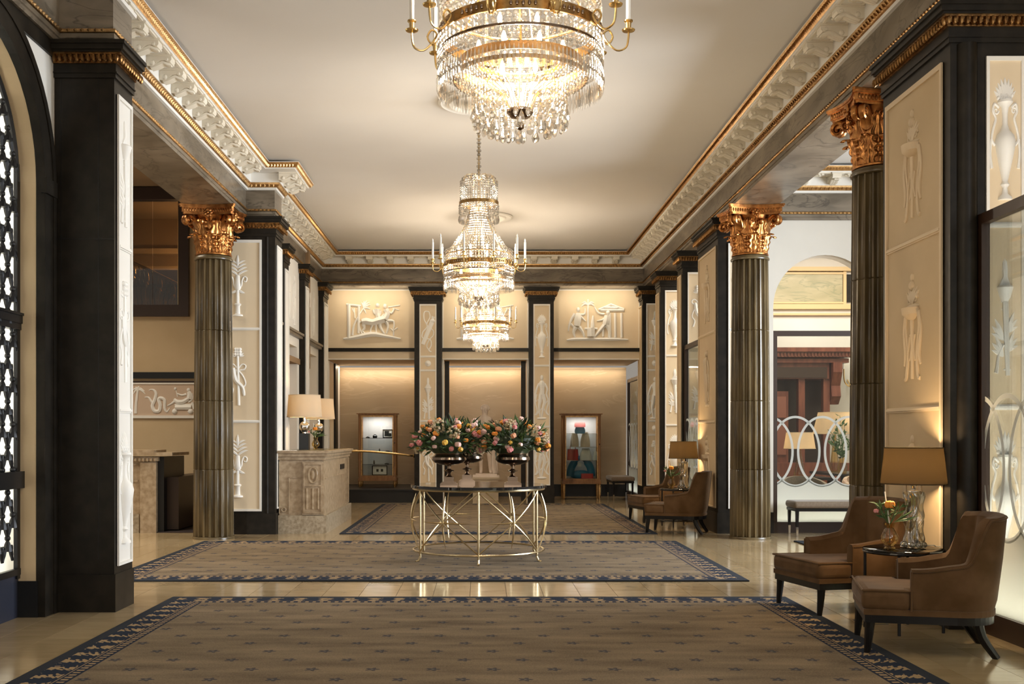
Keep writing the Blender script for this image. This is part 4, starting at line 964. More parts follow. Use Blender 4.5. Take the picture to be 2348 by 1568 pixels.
part('carved_rosette', MB().tube([(-2.85+0.03*math.cos(2*PI*k/12), 15.40, 0.34+0.03*math.sin(2*PI*k/12)) for k in range(13)], 0.010, 6, cap=False).ell((-2.85, 15.41, 0.34), (0.012, 0.012, 0.012), 6, 4), STONE, ds, True)
part('side_panel', MB().box(-2.27, -2.262, 15.5, 17.85, 0.78, 0.79).box(-2.27, -2.258, 17.88, 17.95, 0.28, 1.04).box(-2.27, -2.255, 18.05, 18.2, 0.28, 1.04), STONE, ds)
part('card_slot', MB().box(-2.27, -2.255, 17.15, 17.6, 0.87, 0.95), BLACK, ds)
part('glass_top', MB().box(-2.90, -2.26, 15.45, 18.2, 1.19, 1.198), GLASS, ds)
ct = thing('reception_counter', 'carved stone counter end with dark cabinet on the left behind the pier', 'counter', (-5.6, 15.8, 0))
part('body', MB().box(-6.8, -4.72, 15.5, 15.9, 0, 1.06), STONE, ct)
part('corner_post', MB().box(-4.94, -4.71, 15.46, 15.62, 0, 1.02), STONE, ct)
part('base', MB().box(-6.8, -4.96, 15.47, 15.5, 0, 0.27), STONE2, ct)
part('recessed_panel', MB().box(-6.8, -4.98, 15.485, 15.5, 0.74, 0.77).box(-5.18, -5.14, 15.485, 15.5, 0.3, 0.74).box(-6.8, -4.98, 15.485, 15.5, 0.98, 1.0), STONE, ct)
eg = MB().box(-6.8, -4.68, 15.45, 15.9, 1.04, 1.10)
for k in range(36): eg.ell((-4.72-k*0.056, 15.44, 1.06), (0.022, 0.02, 0.03), 6, 4)
part('egg_moulding', eg, STONE, ct, True)
part('top', MB().box(-6.8, -4.46, 15.40, 16.3, 1.12, 1.165).box(-6.8, -4.72, 15.42, 16.0, 1.165, 1.20), STONE, ct)
part('dark_side', MB().box(-4.71, -4.62, 15.55, 16.6, 0, 1.10), BLACK, ct)
part('cabinet', MB().box(-4.72, -4.45, 15.7, 17.3, 0.03, 0.80), DWOOD, ct)
hr = thing('brass_handrail', 'slim brass handrail running from the stone desk towards the back pilaster', 'handrail', (-2.0, 21.9, 0))
part('rail', MB().tube(smooth_pts([(-2.84, 22.0, 1.105), (-2.3, 22.15, 1.08), (-1.8, 22.35, 1.03), (-1.42, 22.55, 0.985)], 4), 0.022, 8), BRASS, hr, True)
part('post', MB().tube([(-2.80, 22.0, 0), (-2.80, 22.0, 1.10)], 0.018, 8), BRASS, hr, True); part('wall_plate', MB().ell((-1.425, 22.55, 0.985), (0.015, 0.045, 0.045), 12, 6), BRASS, hr, True)
# ------------------------------------------------------------------ lamps
def shade(par, c, r0, r1, z0, z1, m):
    mb = MB().lathe([(r0, z0), (r1, z1)], c, 40); mb.f = mb.f[:-2]
    mb.lathe([(r0-0.004, z0), (r1-0.004, z1)], c, 40); mb.f = [f for f in mb.f if len(f) == 4]
    o = part('lamp_shade', mb, m, par, True)
    part('shade_rim', MB().tube([(c[0]+r0*math.cos(2*PI*k/40), c[1]+r0*math.sin(2*PI*k/40), c[2]+z0) for k in range(41)], 0.004, 5, cap=False).tube([(c[0]+r1*math.cos(2*PI*k/40), c[1]+r1*math.sin(2*PI*k/40), c[2]+z1) for k in range(41)], 0.004, 5, cap=False), m, o)
    return o
def desk_lamp(c, label):
    t = thing('table_lamp', label, 'lamp', c, group='ball lamps on the stone desk'); x, y, z = c
    b = part('base', MB().box(x-0.072, x+0.072, y-0.072, y+0.072, z, z+0.245), BWOOD, t)
    part('ball', MB().lathe([(0.03, 0.245), (0.03, 0.265), (0.05, 0.275)], c, 16).ell((x, y, z+0.345), 0.08, 24, 14), SILVER, t, True)
    part('neck', MB().lathe([(0.022, 0.42), (0.022, 0.46), (0.012, 0.47), (0.012, 0.62)], c, 12), SILVER, t, True)
    shade(t, c, 0.262, 0.238, 0.49, 0.82, SHADE_C)
    part('bulb', MB().ell((x, y, z+0.64), (0.03, 0.03, 0.045), 10, 7), BULB, t, True)
    point('lamp_light', (x, y, z+0.64), 17, (1.0, 0.70, 0.38), 0.05)
desk_lamp((-2.66, 16.06, 1.198), 'nearer desk lamp with cream shade, silver ball and black cube base')
desk_lamp((-2.70, 17.75, 1.198), 'farther desk lamp with cream shade, partly behind the nearer lamp')
LGLASS = glassmat('thick_lamp_glass', (0.80, 0.78, 0.68), 0.9, 0.03)
def glass_lamp(c, label, powr):
    t = thing('table_lamp', label, 'lamp', c, group='wavy glass lamps between armchairs'); x, y, z = c
    def fn(u, v):
        a = 2*PI*u; w = 0.062 + 0.008*math.sin(v*2*PI*2.4) + 0.011*math.sin(5*a + 3.2*math.sin(v*6)) + 0.02*max(0, 0.08-v)/0.08
        return (x + w*math.cos(a), y + w*math.sin(a), z + 0.006 + 0.40*v)
    part('glass_body', MB().grid(fn, 60, 24).lathe([(0.03, 0.01), (0.025, 0.2), (0.03, 0.395)], c, 10), LGLASS, t, True)
    ft = MB()
    for k in range(9): a = 2*PI*k/9; ft.ell((x+0.07*math.cos(a), y+0.07*math.sin(a), z+0.024), (0.026, 0.026, 0.023), 8, 5)
    part('glass_foot', ft, LGLASS, t, True)
    part('neck', MB().lathe([(0.05, 0.405), (0.05, 0.412), (0.02, 0.418), (0.02, 0.445), (0.027, 0.455), (0.018, 0.47), (0.018, 0.50), (0.01, 0.51), (0.01, 0.60)], c, 16), SILVER, t, True)
    shade(t, c, 0.228, 0.200, 0.465, 0.725, SHADE_T)
    part('bulb', MB().ell((x, y, z+0.60), (0.028, 0.028, 0.042), 10, 7), BULB, t, True)
    point('lamp_light', (x, y, z+0.60), powr, (1.0, 0.72, 0.42), 0.05)
    cb = part('power_cord', MB().tube(smooth_pts([(x+0.06, y+0.02, z+0.012), (x+0.13, y-0.02, z+0.02), (x+0.17, y+0.03, z+0.008), (x+0.20, y, z+0.008)], 4), 0.004, 5), mat('cord_%d' % int(y), (0.55, 0.5, 0.4), 0.5), t)
TBL = [(3.05, 7.72), (3.06, 16.6)]
glass_lamp((TBL[0][0]+0.085, TBL[0][1]+0.03, 0.592), 'nearest wavy glass lamp with taupe drum shade between the front armchairs', 24)
glass_lamp((TBL[1][0]+0.08, TBL[1][1]+0.02, 0.592), 'farther wavy glass lamp with taupe drum shade between the back armchairs', 20)
PETO = mat('orange_petal', (0.80, 0.22, 0.015), 0.6, col2=(0.85, 0.36, 0.05), scale=40); PETP = mat('pink_petal', (0.66, 0.16, 0.16), 0.6, col2=(0.72, 0.36, 0.34), scale=40)
LEAFM = mat('leaf_green', (0.045, 0.10, 0.022), 0.5, col2=(0.09, 0.16, 0.045), scale=18); LEAFD = mat('dark_leaf', (0.014, 0.030, 0.010), 0.5, col2=(0.035, 0.06, 0.02), scale=18)
def lance(mb, p, d, L, wd, rnd):
    d = Vector(d).normalized(); s = d.cross(Vector((rnd.uniform(-1, 1), rnd.uniform(-1, 1), rnd.uniform(-1, 1)))); s.normalize(); n = s.cross(d)
    p = Vector(p); m = p + d*L*0.5; q = p + d*L + n*L*0.12
    mb.add([p, m + s*wd, m - n*wd*0.5, m - s*wd, q], [(0, 2, 1), (0, 3, 2), (1, 2, 4), (2, 3, 4)])
def bloom(mb, c, r, rnd, n=7):
    for k in range(n):
        a = 2*PI*k/n; mb.ell((c[0]+r*0.5*math.cos(a), c[1]+r*0.5*math.sin(a), c[2]+r*0.1), (r*0.52, r*0.52, r*0.72), 6, 4)
    mb.ell((c[0], c[1], c[2]+r*0.35), r*0.55, 6, 4)
def bud_vase(c, label, seed, k=1.0):
    rnd = random.Random(seed); x, y, z = c
    t = thing('flower_vase', label, 'vase', c, group='small vases of orange flowers')
    part('vase', MB().lathe([(0.035*k, 0), (0.04*k, 0.006*k), (0.025*k, 0.02*k), (0.058*k, 0.055*k), (0.063*k, 0.085*k), (0.045*k, 0.125*k), (0.03*k, 0.15*k), (0.042*k, 0.185*k)], c, 20), AMBER, t, True)
    st = MB(); lf = MB()
    for q in range(9):
        a = rnd.uniform(0, 2*PI); tp = (x+0.09*k*math.cos(a), y+0.05*k*math.sin(a), z+rnd.uniform(0.24, 0.34)*k)
        st.tube([(x, y, z+0.04*k), (x, y, z+0.17*k), tp], 0.003*k, 4)
        for w_ in range(4): lance(lf, Vector((x, y, z+0.18*k)).lerp(Vector(tp), rnd.uniform(0.1, 1)), (rnd.uniform(-1, 1), rnd.uniform(-.6, .6), rnd.uniform(0.1, 1)), rnd.uniform(0.05, 0.10)*k, 0.010*k, rnd)
    for q in range(5): lance(lf, (x+0.03*k, y, z+0.19*k), (1, rnd.uniform(-.4, .4), rnd.uniform(0.2, 0.8)), rnd.uniform(0.12, 0.19)*k, 0.009*k, rnd)
    part('stems', st, LEAFM, t); part('leaves', lf, LEAFM, t, kind='stuff')
    mb = MB(); bloom(mb, (x-0.005, y-0.02, z+0.315*k), 0.038*k, rnd); part('orange_bloom', mb, PETO, t, True)
    mb = MB(); bloom(mb, (x-0.10*k, y-0.01, z+0.27*k), 0.020*k, rnd, 5); part('pink_bud', mb, PETP, t, True)
    part('bare_twig', MB().tube(smooth_pts([(x, y, z+0.17*k), (x-0.02, y, z+0.3*k), (x-0.035*k, y, z+0.41*k)], 3), 0.005*k, 5), CANDLE, t)
bud_vase((TBL[0][0]-0.12, TBL[0][1]-0.05, 0.592), 'amber glass vase with an orange bloom beside the nearest lamp', 3)
bud_vase((TBL[1][0]-0.12, TBL[1][1]-0.05, 0.592), 'small vase with an orange flower beside the farther wavy glass lamp', 5)
bud_vase((-2.60, 16.75, 1.198), 'glass vase of orange flowers between the two desk lamps', 9, 1.0)
for k, (x, y) in enumerate(TBL):
    t = thing('side_table', ['round smoked glass side table between the nearest armchairs', 'round smoked glass side table between the farther armchairs'][k], 'side table', (x, y, 0), group='smoked glass side tables')
    part('table_top', MB().lathe([(0.275, 0.578), (0.28, 0.581), (0.28, 0.589), (0.275, 0.592)], (x, y, 0), 40), TGLASS, t, True)
    part('top_ring', MB().tube([(x+0.272*math.cos(2*PI*q/36), y+0.272*math.sin(2*PI*q/36), 0.568) for q in range(37)], 0.010, 6, cap=False), BWOOD, t)
    part('lower_ring', MB().tube([(x+0.262*math.cos(2*PI*q/36), y+0.262*math.sin(2*PI*q/36), 0.10) for q in range(37)], 0.009, 6, cap=False), BWOOD, t)
    for q in range(4):
        a = PI/4 + q*PI/2 + 0.3; part('leg', MB().tube([(x+0.265*math.cos(a), y+0.265*math.sin(a), 0), (x+0.265*math.cos(a), y+0.265*math.sin(a), 0.57)], 0.011, 6), BWOOD, t)
# ------------------------------------------------------------------ armchairs
def chair_plan(t, inset=0.0):
    """barrel plan from the left arm front around the back to the right arm front, t in 0..1"""
    hw = 0.36 - inset; y0 = -0.13; yc = 0.10; ry = 0.32 - inset
    La = yc - y0; Lc = PI*0.5*(hw + ry)*1.0; tot = 2*La + Lc; s = t*tot
    if s < La: return (-hw, y0 + s), (-1, 0)
    if s > La + Lc: return (hw, yc - (s - La - Lc)), (1, 0)
    a = PI*(s-La)/Lc; e = 0.72
    cx, sy = math.cos(a), math.sin(a)
    px = -hw*math.copysign(abs(cx)**e, cx); py = yc + ry*abs(sy)**e
    n = Vector((-cx, sy)); n.normalize()
    return (px, py), (n.x, n.y)
def shell_h(t):
    q = min(t, 1-t)
    if q < 0.19: return 0.555 + 0.045*(q/0.19)**2
    if q < 0.30: s = (q-0.19)/0.11; return 0.60 + 0.285*(s**1.6*(3-2*s) if s < 1 else 1)
    return 0.885 + 0.015*math.sin((q-0.30)/0.2*PI/2)
def armchair(loc, rotz, label):
    t = thing('armchair', label, 'armchair', loc, rotz, 'channel-back velvet armchairs')
    NT = 64; mb = MB(); m = 9
    for i in range(NT+1):
        u = i/NT; (x, y), n = chair_plan(u); h = shell_h(u); q = min(u, 1-u); bk = max(0, min(1, (q-0.12)/0.2))
        ripple = 0.016*abs(math.sin((u-0.5)*PI*9.0)) * bk
        th = 0.085 + 0.015*bk; flare = 0.055*bk
        row = [(-0.025, 0.27), (0.0, 0.36), (0.006 + flare*0.5, (0.36+h)/2), (flare, h-0.03), (flare-0.012, h), (-th*0.6+flare, h+0.004), (-th-ripple*0.6+flare, h-0.025), (-th-ripple+flare*0.4, (0.44+h)/2), (-th-ripple*0.6, 0.40)]
        for (o, z) in row: mb.v.append((x + n[0]*o, y + n[1]*o, z))
    mb.f = [(k*m+j, k*m+j+1, (k+1)*m+j+1, (k+1)*m+j) for k in range(NT) for j in range(m-1)]
    mb.f += [tuple(range(m))[::-1], tuple(range(NT*m, NT*m+m))]
    mb.f = [f[::-1] for f in mb.f]
    loc_part('back_and_arms', mb, VELVET, t, True)
    # seat
    sp = [(-0.365, -0.43), (0.365, -0.43), (0.365, -0.13), (0.27, -0.12), (0.25, 0.2), (0.12, 0.31), (-0.12, 0.31), (-0.25, 0.2), (-0.27, -0.12), (-0.365, -0.13)]
    o = loc_part('seat', MB().prism(sp, 0.285, 0.425), VELVET, t, True, 0.045, 4)
    fr = [(-0.363, -0.425), (0.363, -0.425)] + [(p[0], p[1]) for p in [chair_plan(1 - k/30, 0.004)[0] for k in range(31)]]
    loc_part('seat_border', MB().prism([(a*0.985, b*0.985) for a, b in fr], 0.262, 0.30), VELVET, t)
    pp = [(-0.358, -0.10, 0.418), (-0.358, -0.424, 0.418), (0.358, -0.424, 0.418), (0.358, -0.10, 0.418)]
    loc_part('piping', MB().tube(pp, 0.007, 5), VELVET, t)
    pt = []
    for k in range(65):
        (x, y), n = chair_plan(k/64); q = min(k/64, 1-k/64); bk = max(0, min(1, (q-0.12)/0.2)); pt.append((x + n[0]*(0.055*bk+0.0), y + n[1]*0.055*bk, shell_h(k/64)-0.014))
    loc_part('piping', MB().tube([(pt[0][0], pt[0][1]-0.004, 0.29)] + pt + [(pt[-1][0], pt[-1][1]-0.004, 0.29)], 0.007, 5), VELVET, t, True)
    loc_part('base_rail', MB().prism([(a*0.965, b*0.965) for a, b in fr], 0.212, 0.264), BWOOD, t)
    for sx in (-1, 1):
        loc_part('leg', MB().tube(smooth_pts([(sx*0.315, -0.375, 0.25), (sx*0.318, -0.382, 0.14), (sx*0.318, -0.395, 0.0)], 3), [0.036, 0.033, 0.030, 0.028, 0.025, 0.021, 0.019], 8), BWOOD, t, True)
        loc_part('leg', MB().tube(smooth_pts([(sx*0.235, 0.27, 0.25), (sx*0.245, 0.30, 0.13), (sx*0.262, 0.385, 0.0)], 3), [0.038, 0.036, 0.033, 0.030, 0.027, 0.024, 0.022], 8), BWOOD, t, True)
    return t
a0 = armchair((2.93, 7.06, 0.0), R(-104), 'nearest brown velvet armchair turned away to the left, front right corner')
L4 = ['brown velvet armchair with channelled back facing the rug, left of the nearest lamp', 'brown velvet armchair seen from behind in the farther pair, in front of its lamp', 'brown velvet armchair in the farther pair, behind its side table']
for k, (l, rz) in enumerate((((2.925, 8.66, 0), R(-77)), ((2.86, 15.55, 0), R(-110)), ((2.93, 17.6, 0), R(-77)))): dup(a0, l, rz, L4[k])
# ------------------------------------------------------------------ benches
def bench(x0, x1, y0, y1, h, label):
    t = thing('upholstered_bench', label, 'bench', ((x0+x1)/2, (y0+y1)/2, 0), group='dark upholstered benches')
    o = part('seat', MB().box(x0, x1, y0, y1, h-0.10, h), BENCHF, t, True); b = o.modifiers.new('bevel', 'BEVEL'); b.width = 0.04; b.segments = 3
    part('frame', MB().box(x0+0.02, x1-0.02, y0+0.02, y1-0.02, h-0.14, h-0.10), BWOOD, t)
    for x in (x0+0.05, x1-0.05):
        for y in (y0+0.05, y1-0.05):
            lg = part('leg', MB().tube([(x, y, h-0.12), (x, y, 0.12)], [0.032, 0.022], 4), BWOOD, t); part('metal_tip', MB().tube([(x, y, 0.13), (x, y, 0)], [0.023, 0.019], 4), SILVER, lg)
bench(4.36, 5.75, 14.88, 15.36, 0.49, 'long grey-topped bench in front of the etched glass in the right aisle')
bench(2.82, 3.33, 23.15, 24.3, 0.52, 'small dark bench in the right niche beside the bag cabinet')

fh = thing('floor_outlet', 'thin dark square outlet cover set in the floor by the nearest armchairs', 'floor cover', (2.93, 8.05, 0))
part('cover_frame', MB().box(2.83, 3.03, 7.95, 7.958, 0.0, 0.002).box(2.83, 3.03, 8.142, 8.15, 0.0, 0.002).box(2.83, 2.838, 7.958, 8.142, 0.0, 0.002).box(3.022, 3.03, 7.958, 8.142, 0.0, 0.002), BLACK, fh); part('cover', MB().box(2.838, 3.022, 7.958, 8.142, 0.0, 0.0012), TILE, fh)
# ------------------------------------------------------------------ round brass table with urns and bouquets
TX, TY, TZ = -0.033, 12.2, 0.85
t = thing('round_table', 'large round table with black glass top on a star-patterned brass frame', 'table', (TX, TY, 0))
part('table_top', MB().lathe([(0.765, TZ-0.034), (0.775, TZ-0.03), (0.775, TZ-0.004), (0.77, TZ)], (TX, TY, 0), 64), mat('black_table_glass', (0.012, 0.012, 0.012), 0.04, spec=0.6), t, True)
def circ(r, z, n=64): return [(TX+r*math.cos(2*PI*k/n), TY+r*math.sin(2*PI*k/n), z) for k in range(n+1)]
part('top_ring', MB().tube(circ(0.745, TZ-0.045), 0.012, 6, cap=False), PALEB, t, True); part('lower_ring', MB().tube(circ(0.745, 0.115), 0.011, 6, cap=False), PALEB, t, True)
for k in range(6):
    a = -PI/2 + k*PI/3; ca, sa = math.cos(a), math.sin(a)
    part('leg', MB().tube(smooth_pts([(TX+0.745*ca, TY+0.745*sa, TZ-0.05), (TX+0.745*ca, TY+0.745*sa, 0.12), (TX+0.745*ca, TY+0.745*sa, 0.07), (TX+0.765*ca, TY+0.765*sa, 0.025)], 3) + [(TX+0.80*ca, TY+0.80*sa, 0.0145)], 0.0125, 6), PALEB, t, True)
    b = a + PI/3; P0 = Vector((TX+0.745*ca, TY+0.745*sa, 0)); P1 = Vector((TX+0.745*math.cos(b), TY+0.745*math.sin(b), 0)); zt, zb = TZ-0.06, 0.125; am = a + PI/6
    def pp(u, z):   # bulging panel
        q = a + (b-a)*u; bul = 0.015*math.sin(PI*u); return (TX+(0.745+bul)*math.cos(q), TY+(0.745+bul)*math.sin(q), z)
    part('diagonal_bar', MB().tube([pp(u/8, zt+(zb-zt)*u/8) for u in range(9)], 0.009, 6), PALEB, t, True); part('diagonal_bar', MB().tube([pp(u/8, zb+(zt-zb)*u/8) for u in range(9)], 0.009, 6), PALEB, t, True)
    part('star_ray', MB().tube([(TX+(0.715+0.055*math.sin(PI*v/8))*math.cos(am), TY+(0.715+0.055*math.sin(PI*v/8))*math.sin(am), 0.18+0.57*v/8) for v in range(9)], [0.002, 0.008, 0.011, 0.011, 0.011, 0.011, 0.011, 0.008, 0.002], 6), PALEB, t, True)
    part('star_ray', MB().tube([pp(0.10+0.8*u/8, (zt+zb)/2) for u in range(9)], [0.002, 0.006, 0.009, 0.010, 0.010, 0.010, 0.009, 0.006, 0.002], 6), PALEB, t, True)
FC = {'pink': PETP, 'orange': PETO, 'peach': mat('peach_petal', (0.72, 0.33, 0.17), 0.6), 'yellow': mat('yellow_petal', (0.72, 0.42, 0.06), 0.6), 'blush': mat('blush_petal', (0.78, 0.50, 0.44), 0.6), 'hydrangea': mat('hydrangea_petal', (0.42, 0.33, 0.16), 0.7, col2=(0.52, 0.40, 0.28), scale=60)}
def bl_mesh(nm):
    mb = MB()
    if nm == 'hydrangea':
        r_ = random.Random(4)
        for k in range(34):
            d = Vector((r_.gauss(0, 1), r_.gauss(0, 1), r_.gauss(0, 1))).normalized(); mb.oct(tuple(d*0.05), 0.017, 0.012)
    else: bloom(mb, (0, 0, 0), 0.030, None, 6)
    return mesh('flower_head', mb, FC[nm], True)
FM = {k: bl_mesh(k) for k in FC}
def urn(c, label, label2, seed, k=1.0):
    x, y, z = c; rnd = random.Random(seed)
    t = thing('footed_urn', label, 'urn', c, group='bronze footed urns on the round table')
    part('plinth', MB().box(x-0.095, x+0.095, y-0.095, y+0.095, z, z+0.032).box(x-0.078, x+0.078, y-0.078, y+0.078, z+0.032, z+0.046).box(x-0.055, x+0.055, y-0.055, y+0.055, z+0.046, z+0.10), BRONZE, t)
    part('stem', MB().lathe([(0.045, 0.10), (0.026, 0.115), (0.018, 0.14), (0.026, 0.155), (0.055, 0.163), (0.058, 0.172), (0.03, 0.18), (0.017, 0.19), (0.018, 0.215), (0.036, 0.232)], c, 24), BRONZE, t, True)
    part('bowl', MB().lathe([(0.03, 0.228), (0.10, 0.238), (0.165, 0.262), (0.192, 0.292), (0.188, 0.318), (0.160, 0.338), (0.150, 0.352), (0.162, 0.375), (0.156, 0.377), (0.14, 0.35)], c, 36), BRONZE, t, True)
    b = thing('bouquet', label2, 'bouquet', (x, y, z+0.35), group='mixed flower bouquets in urns')
    lf = MB(); ld = MB(); cz = z + 0.47
    for q in range(520):
        th = rnd.uniform(0, 2*PI); ph = rnd.uniform(-0.35, 1.0); rr_ = math.sqrt(max(0, 1-min(ph, 1)**2))
        d = Vector((rr_*math.cos(th), rr_*math.sin(th), ph)); s = rnd.uniform(0.35, 0.98)
        p = Vector((x + d.x*0.36*s, y + d.y*0.34*s, cz + d.z*0.24*s))
        lance(lf if rnd.random() < 0.5 else ld, p, d + Vector((rnd.uniform(-.7, .7), rnd.uniform(-.7, .7), rnd.uniform(-.3, .7))), rnd.uniform(0.08, 0.17), rnd.uniform(0.010, 0.018), rnd)
    core = MB().ell((x, y, cz), (0.24, 0.23, 0.15), 12, 8)
    part('foliage', lf, LEAFM, b, kind='stuff'); part('dark_foliage', ld, LEAFD, b, kind='stuff'); part('foliage_core', core, LEAFD, b, kind='stuff')
    names = ['pink', 'orange', 'peach', 'yellow', 'blush', 'orange', 'blush', 'pink', 'hydrangea']
    for q in range(66):
        ph = -0.30 + 1.27*((q*0.7548777) % 1); th = 2*PI*((q*0.5698403) % 1) + rnd.uniform(-.3, .3); rr_ = math.sqrt(max(0, 1-min(ph, 1)**2)); nm = names[q % 9]
        s = rnd.uniform(0.92, 1.13)
        o = put('flower_head', FM[nm], b, (x + rr_*math.cos(th)*0.365*s, y + rr_*math.sin(th)*0.345*s, cz + ph*0.255*s), rnd.uniform(0, 6)); k_ = rnd.uniform(0.85, 1.35); o.scale = (k_, k_, k_); o.rotation_euler = (rnd.uniform(-.7, .7), rnd.uniform(-.7, .7), th)
urn((-0.36, 11.82, TZ), 'front left bronze urn on the round table', 'left bouquet of pink, orange and yellow flowers spilling over its urn', 11)
urn((0.345, 11.85, TZ), 'front right bronze urn on the round table', 'right bouquet of pink and orange flowers above its urn', 23)
urn((-0.17, 12.5, TZ), 'rear bronze urn between the two front urns', 'rear bouquet squeezed between the two front bouquets', 37)
# ------------------------------------------------------------------ statue
st = thing('marble_statue', 'pale marble statue of a nude classical figure in the centre niche', 'statue', (0.07, 23.6, 0.5))
def skin_body(name, verts, edges, rad, matl, par, sub=2, label=None):
    me = bpy.data.meshes.new(name); off = wl(par); me.from_pydata([tuple(Vector(v)-off) for v in verts], edges, []); me.materials.append(matl)
    o = bpy.data.objects.new(name, me); C.objects.link(o); o.parent = par
    sk = o.modifiers.new('skin', 'SKIN'); sk.use_smooth_shade = True
    sv = me.skin_vertices[0].data
    for i, r in enumerate(rad): sv[i].radius = (r, r)
    sv[0].use_root = True
    s = o.modifiers.new('sub', 'SUBSURF'); s.levels = sub; s.render_levels = sub
    return o
bx_, by_, bz_ = 0.07, 23.6, 0.56
V = [(0, 0, .80), (0.01, -.01, .95), (0.0, -.01, 1.10), (-.005, 0, 1.22), (0.0, 0, 1.30), (0.01, -.02, 1.40), (0.012, -.025, 1.48),
     (-.13, 0, 1.21), (-.19, -.04, 1.05), (-.10, -.13, .94), (.13, 0, 1.21), (.17, -.06, 1.05), (.08, -.15, .90),
     (-.075, 0, .72), (-.085, -.03, .42), (-.08, .02, .06), (-.09, -.09, .02), (.075, 0, .72), (.10, -.06, .43), (.13, .03, .07), (.14, -.08, .02)]
E = [(0, 1), (1, 2), (2, 3), (3, 4), (4, 5), (5, 6), (3, 7), (7, 8), (8, 9), (3, 10), (10, 11), (11, 12), (0, 13), (13, 14), (14, 15), (15, 16), (0, 17), (17, 18), (18, 19), (19, 20)]
rad = [.115, .10, .115, .10, .048, .085, .075, .05, .042, .032, .05, .042, .032, .085, .058, .038, .03, .085, .058, .038, .03]
skin_body('figure', [(bx_+a, by_+b, bz_+c) for a, b, c in V], E, rad, STATUE, st)
hb = MB().ell((bx_+.01, by_+.02, bz_+1.46), (.088, .10, .088), 14, 9).ell((bx_+.01, by_+.10, bz_+1.43), (.05, .05, .05), 10, 6)
for k in range(10): a = PI*k/9; hb.ell((bx_+.01+.085*math.cos(a), by_-.03, bz_+1.44+.085*math.sin(a)), .026, 6, 4)
part('hair', hb, STATUE, st, True)
part('face', MB().ell((bx_+.012, by_-.095, bz_+1.40), (.012, .022, .024), 8, 5).ell((bx_-.02, by_-.088, bz_+1.425), (.012, .008, .008), 6, 4).ell((bx_+.045, by_-.088, bz_+1.425), (.012, .008, .008), 6, 4).ell((bx_+.012, by_-.088, bz_+1.365), (.02, .010, .008), 6, 4), STATUE, st, True)
part('drapery', MB().tube(smooth_pts([(bx_+.10, by_+.05, bz_+.62), (bx_+.20, by_+.04, bz_+.52), (bx_+.17, by_+.05, bz_+.30), (bx_+.22, by_+.05, bz_+.02)], 4), [.05]*3+[.075]*10, 9).tube(smooth_pts([(bx_+.13, by_+.1, bz_+.60), (bx_+.24, by_+.1, bz_+.40), (bx_+.26, by_+.08, bz_+.02)], 4), .05, 8), STATUE, st, True)
part('plinth', MB().box(bx_-.20, bx_+.27, by_-.2, by_+.2, .545, .575).box(bx_-.26, bx_+.32, by_-.24, by_+.24, .50, .545), STATUE, st)
pdl = thing('pedestal', 'pale stone pedestal carrying the statue in the centre niche', 'pedestal', (0.09, 23.6, 0))
part('block', MB().box(-.19, .37, 23.33, 23.87, 0, .46), BEIGEM, pdl); part('cap', MB().box(-.22, .40, 23.30, 23.90, .455, .50), BEIGEM, pdl)
# ------------------------------------------------------------------ vitrines
def vitrine(x0, x1, y0, y1, z0, zb, z1, label, shelves):
    t = thing('display_cabinet', label, 'display cabinet', ((x0+x1)/2, (y0+y1)/2, z0), group='gilt wood display cabinets')
    for x in (x0+.035, x1-.035):
        for y in (y0+.035, y1-.035):
            part('leg', MB().lathe([(.02, 0), (.028, .05), (.038, zb-z0-.06), (.03, zb-z0-.03), (.04, zb-z0)], (x, y, z0), 10), GOLD, t, True)
            part('post', MB().lathe([(.035, zb+.10), (.03, zb+.14), (.03, z1-.10), (.036, z1-.05)], (x, y, 0), 10), WOOD, t, True)
    part('base_frame', MB().box(x0, x1, y0, y1, zb, zb+.06).box(x0+.015, x1-.015, y0+.015, y1-.015, zb+.06, zb+.115), WOOD, t)
    part('top', MB().box(x0-.0, x1+.0, y0, y1, z1-.05, z1-.02).box(x0-.03, x1+.03, y0-.03, y1+.02, z1-.02, z1), WOOD, t)
    part('back', MB().box(x0+.03, x1-.03, y1-.02, y1-.01, zb+.1, z1-.05), mat('grey_lining_%d' % int(x0*10), (0.50, 0.47, 0.45), 0.8), t)
    part('door', MB().box(x0+.065, x0+.085, y0+.01, y0+.03, zb+.115, z1-.08).box(x1-.085, x1-.065, y0+.01, y0+.03, zb+.115, z1-.08).box(x0+.065, x1-.065, y0+.01, y0+.03, z1-.08, z1-.05), GOLD, t)
    part('glass_pane', MB().box(x0+.085, x1-.085, y0+.018, y0+.022, zb+.115, z1-.08), GLASS, t)
    for x in (x0+.02, x1-.02): part('glass_pane', MB().box(x-.002, x+.002, y0+.06, y1-.06, zb+.115, z1-.06), GLASS, t)
    for z in shelves: part('shelf_edge', MB().box(x0+.05, x1-.05, y0+.052, y0+.06, z-.008, z+.002), BLACK if x0 < 0 else SILVER, t); part('shelf', MB().box(x0+.05, x1-.05, y0+.06, y1-.03, z-.006, z), GLASS, t)
    kn = part('knob', MB().ell((x1-.035, y0-.01, (zb+z1)/2+.1), .018, 8, 5), BRONZE, t, True)
    area('cabinet_light', ((x0+x1)/2, (y0+y1)/2-.05, z1-.06), (0, 0, 0), x1-x0-.25, .10, 4.5, (1.0, .95, .92))
vx0, vx1 = -2.71, -1.87
vitrine(vx0, vx1, 23.45, 23.9, .28, .42, 1.905, 'tall gilt display cabinet with framed pictures in the left niche', (.78, 1.06, 1.36))
wx0, wx1 = 1.80, 2.66
vitrine(wx0, wx1, 23.75, 24.25, 0, .34, 1.905, 'tall gilt display cabinet of handbags in the right niche', (.86, 1.16, 1.46))
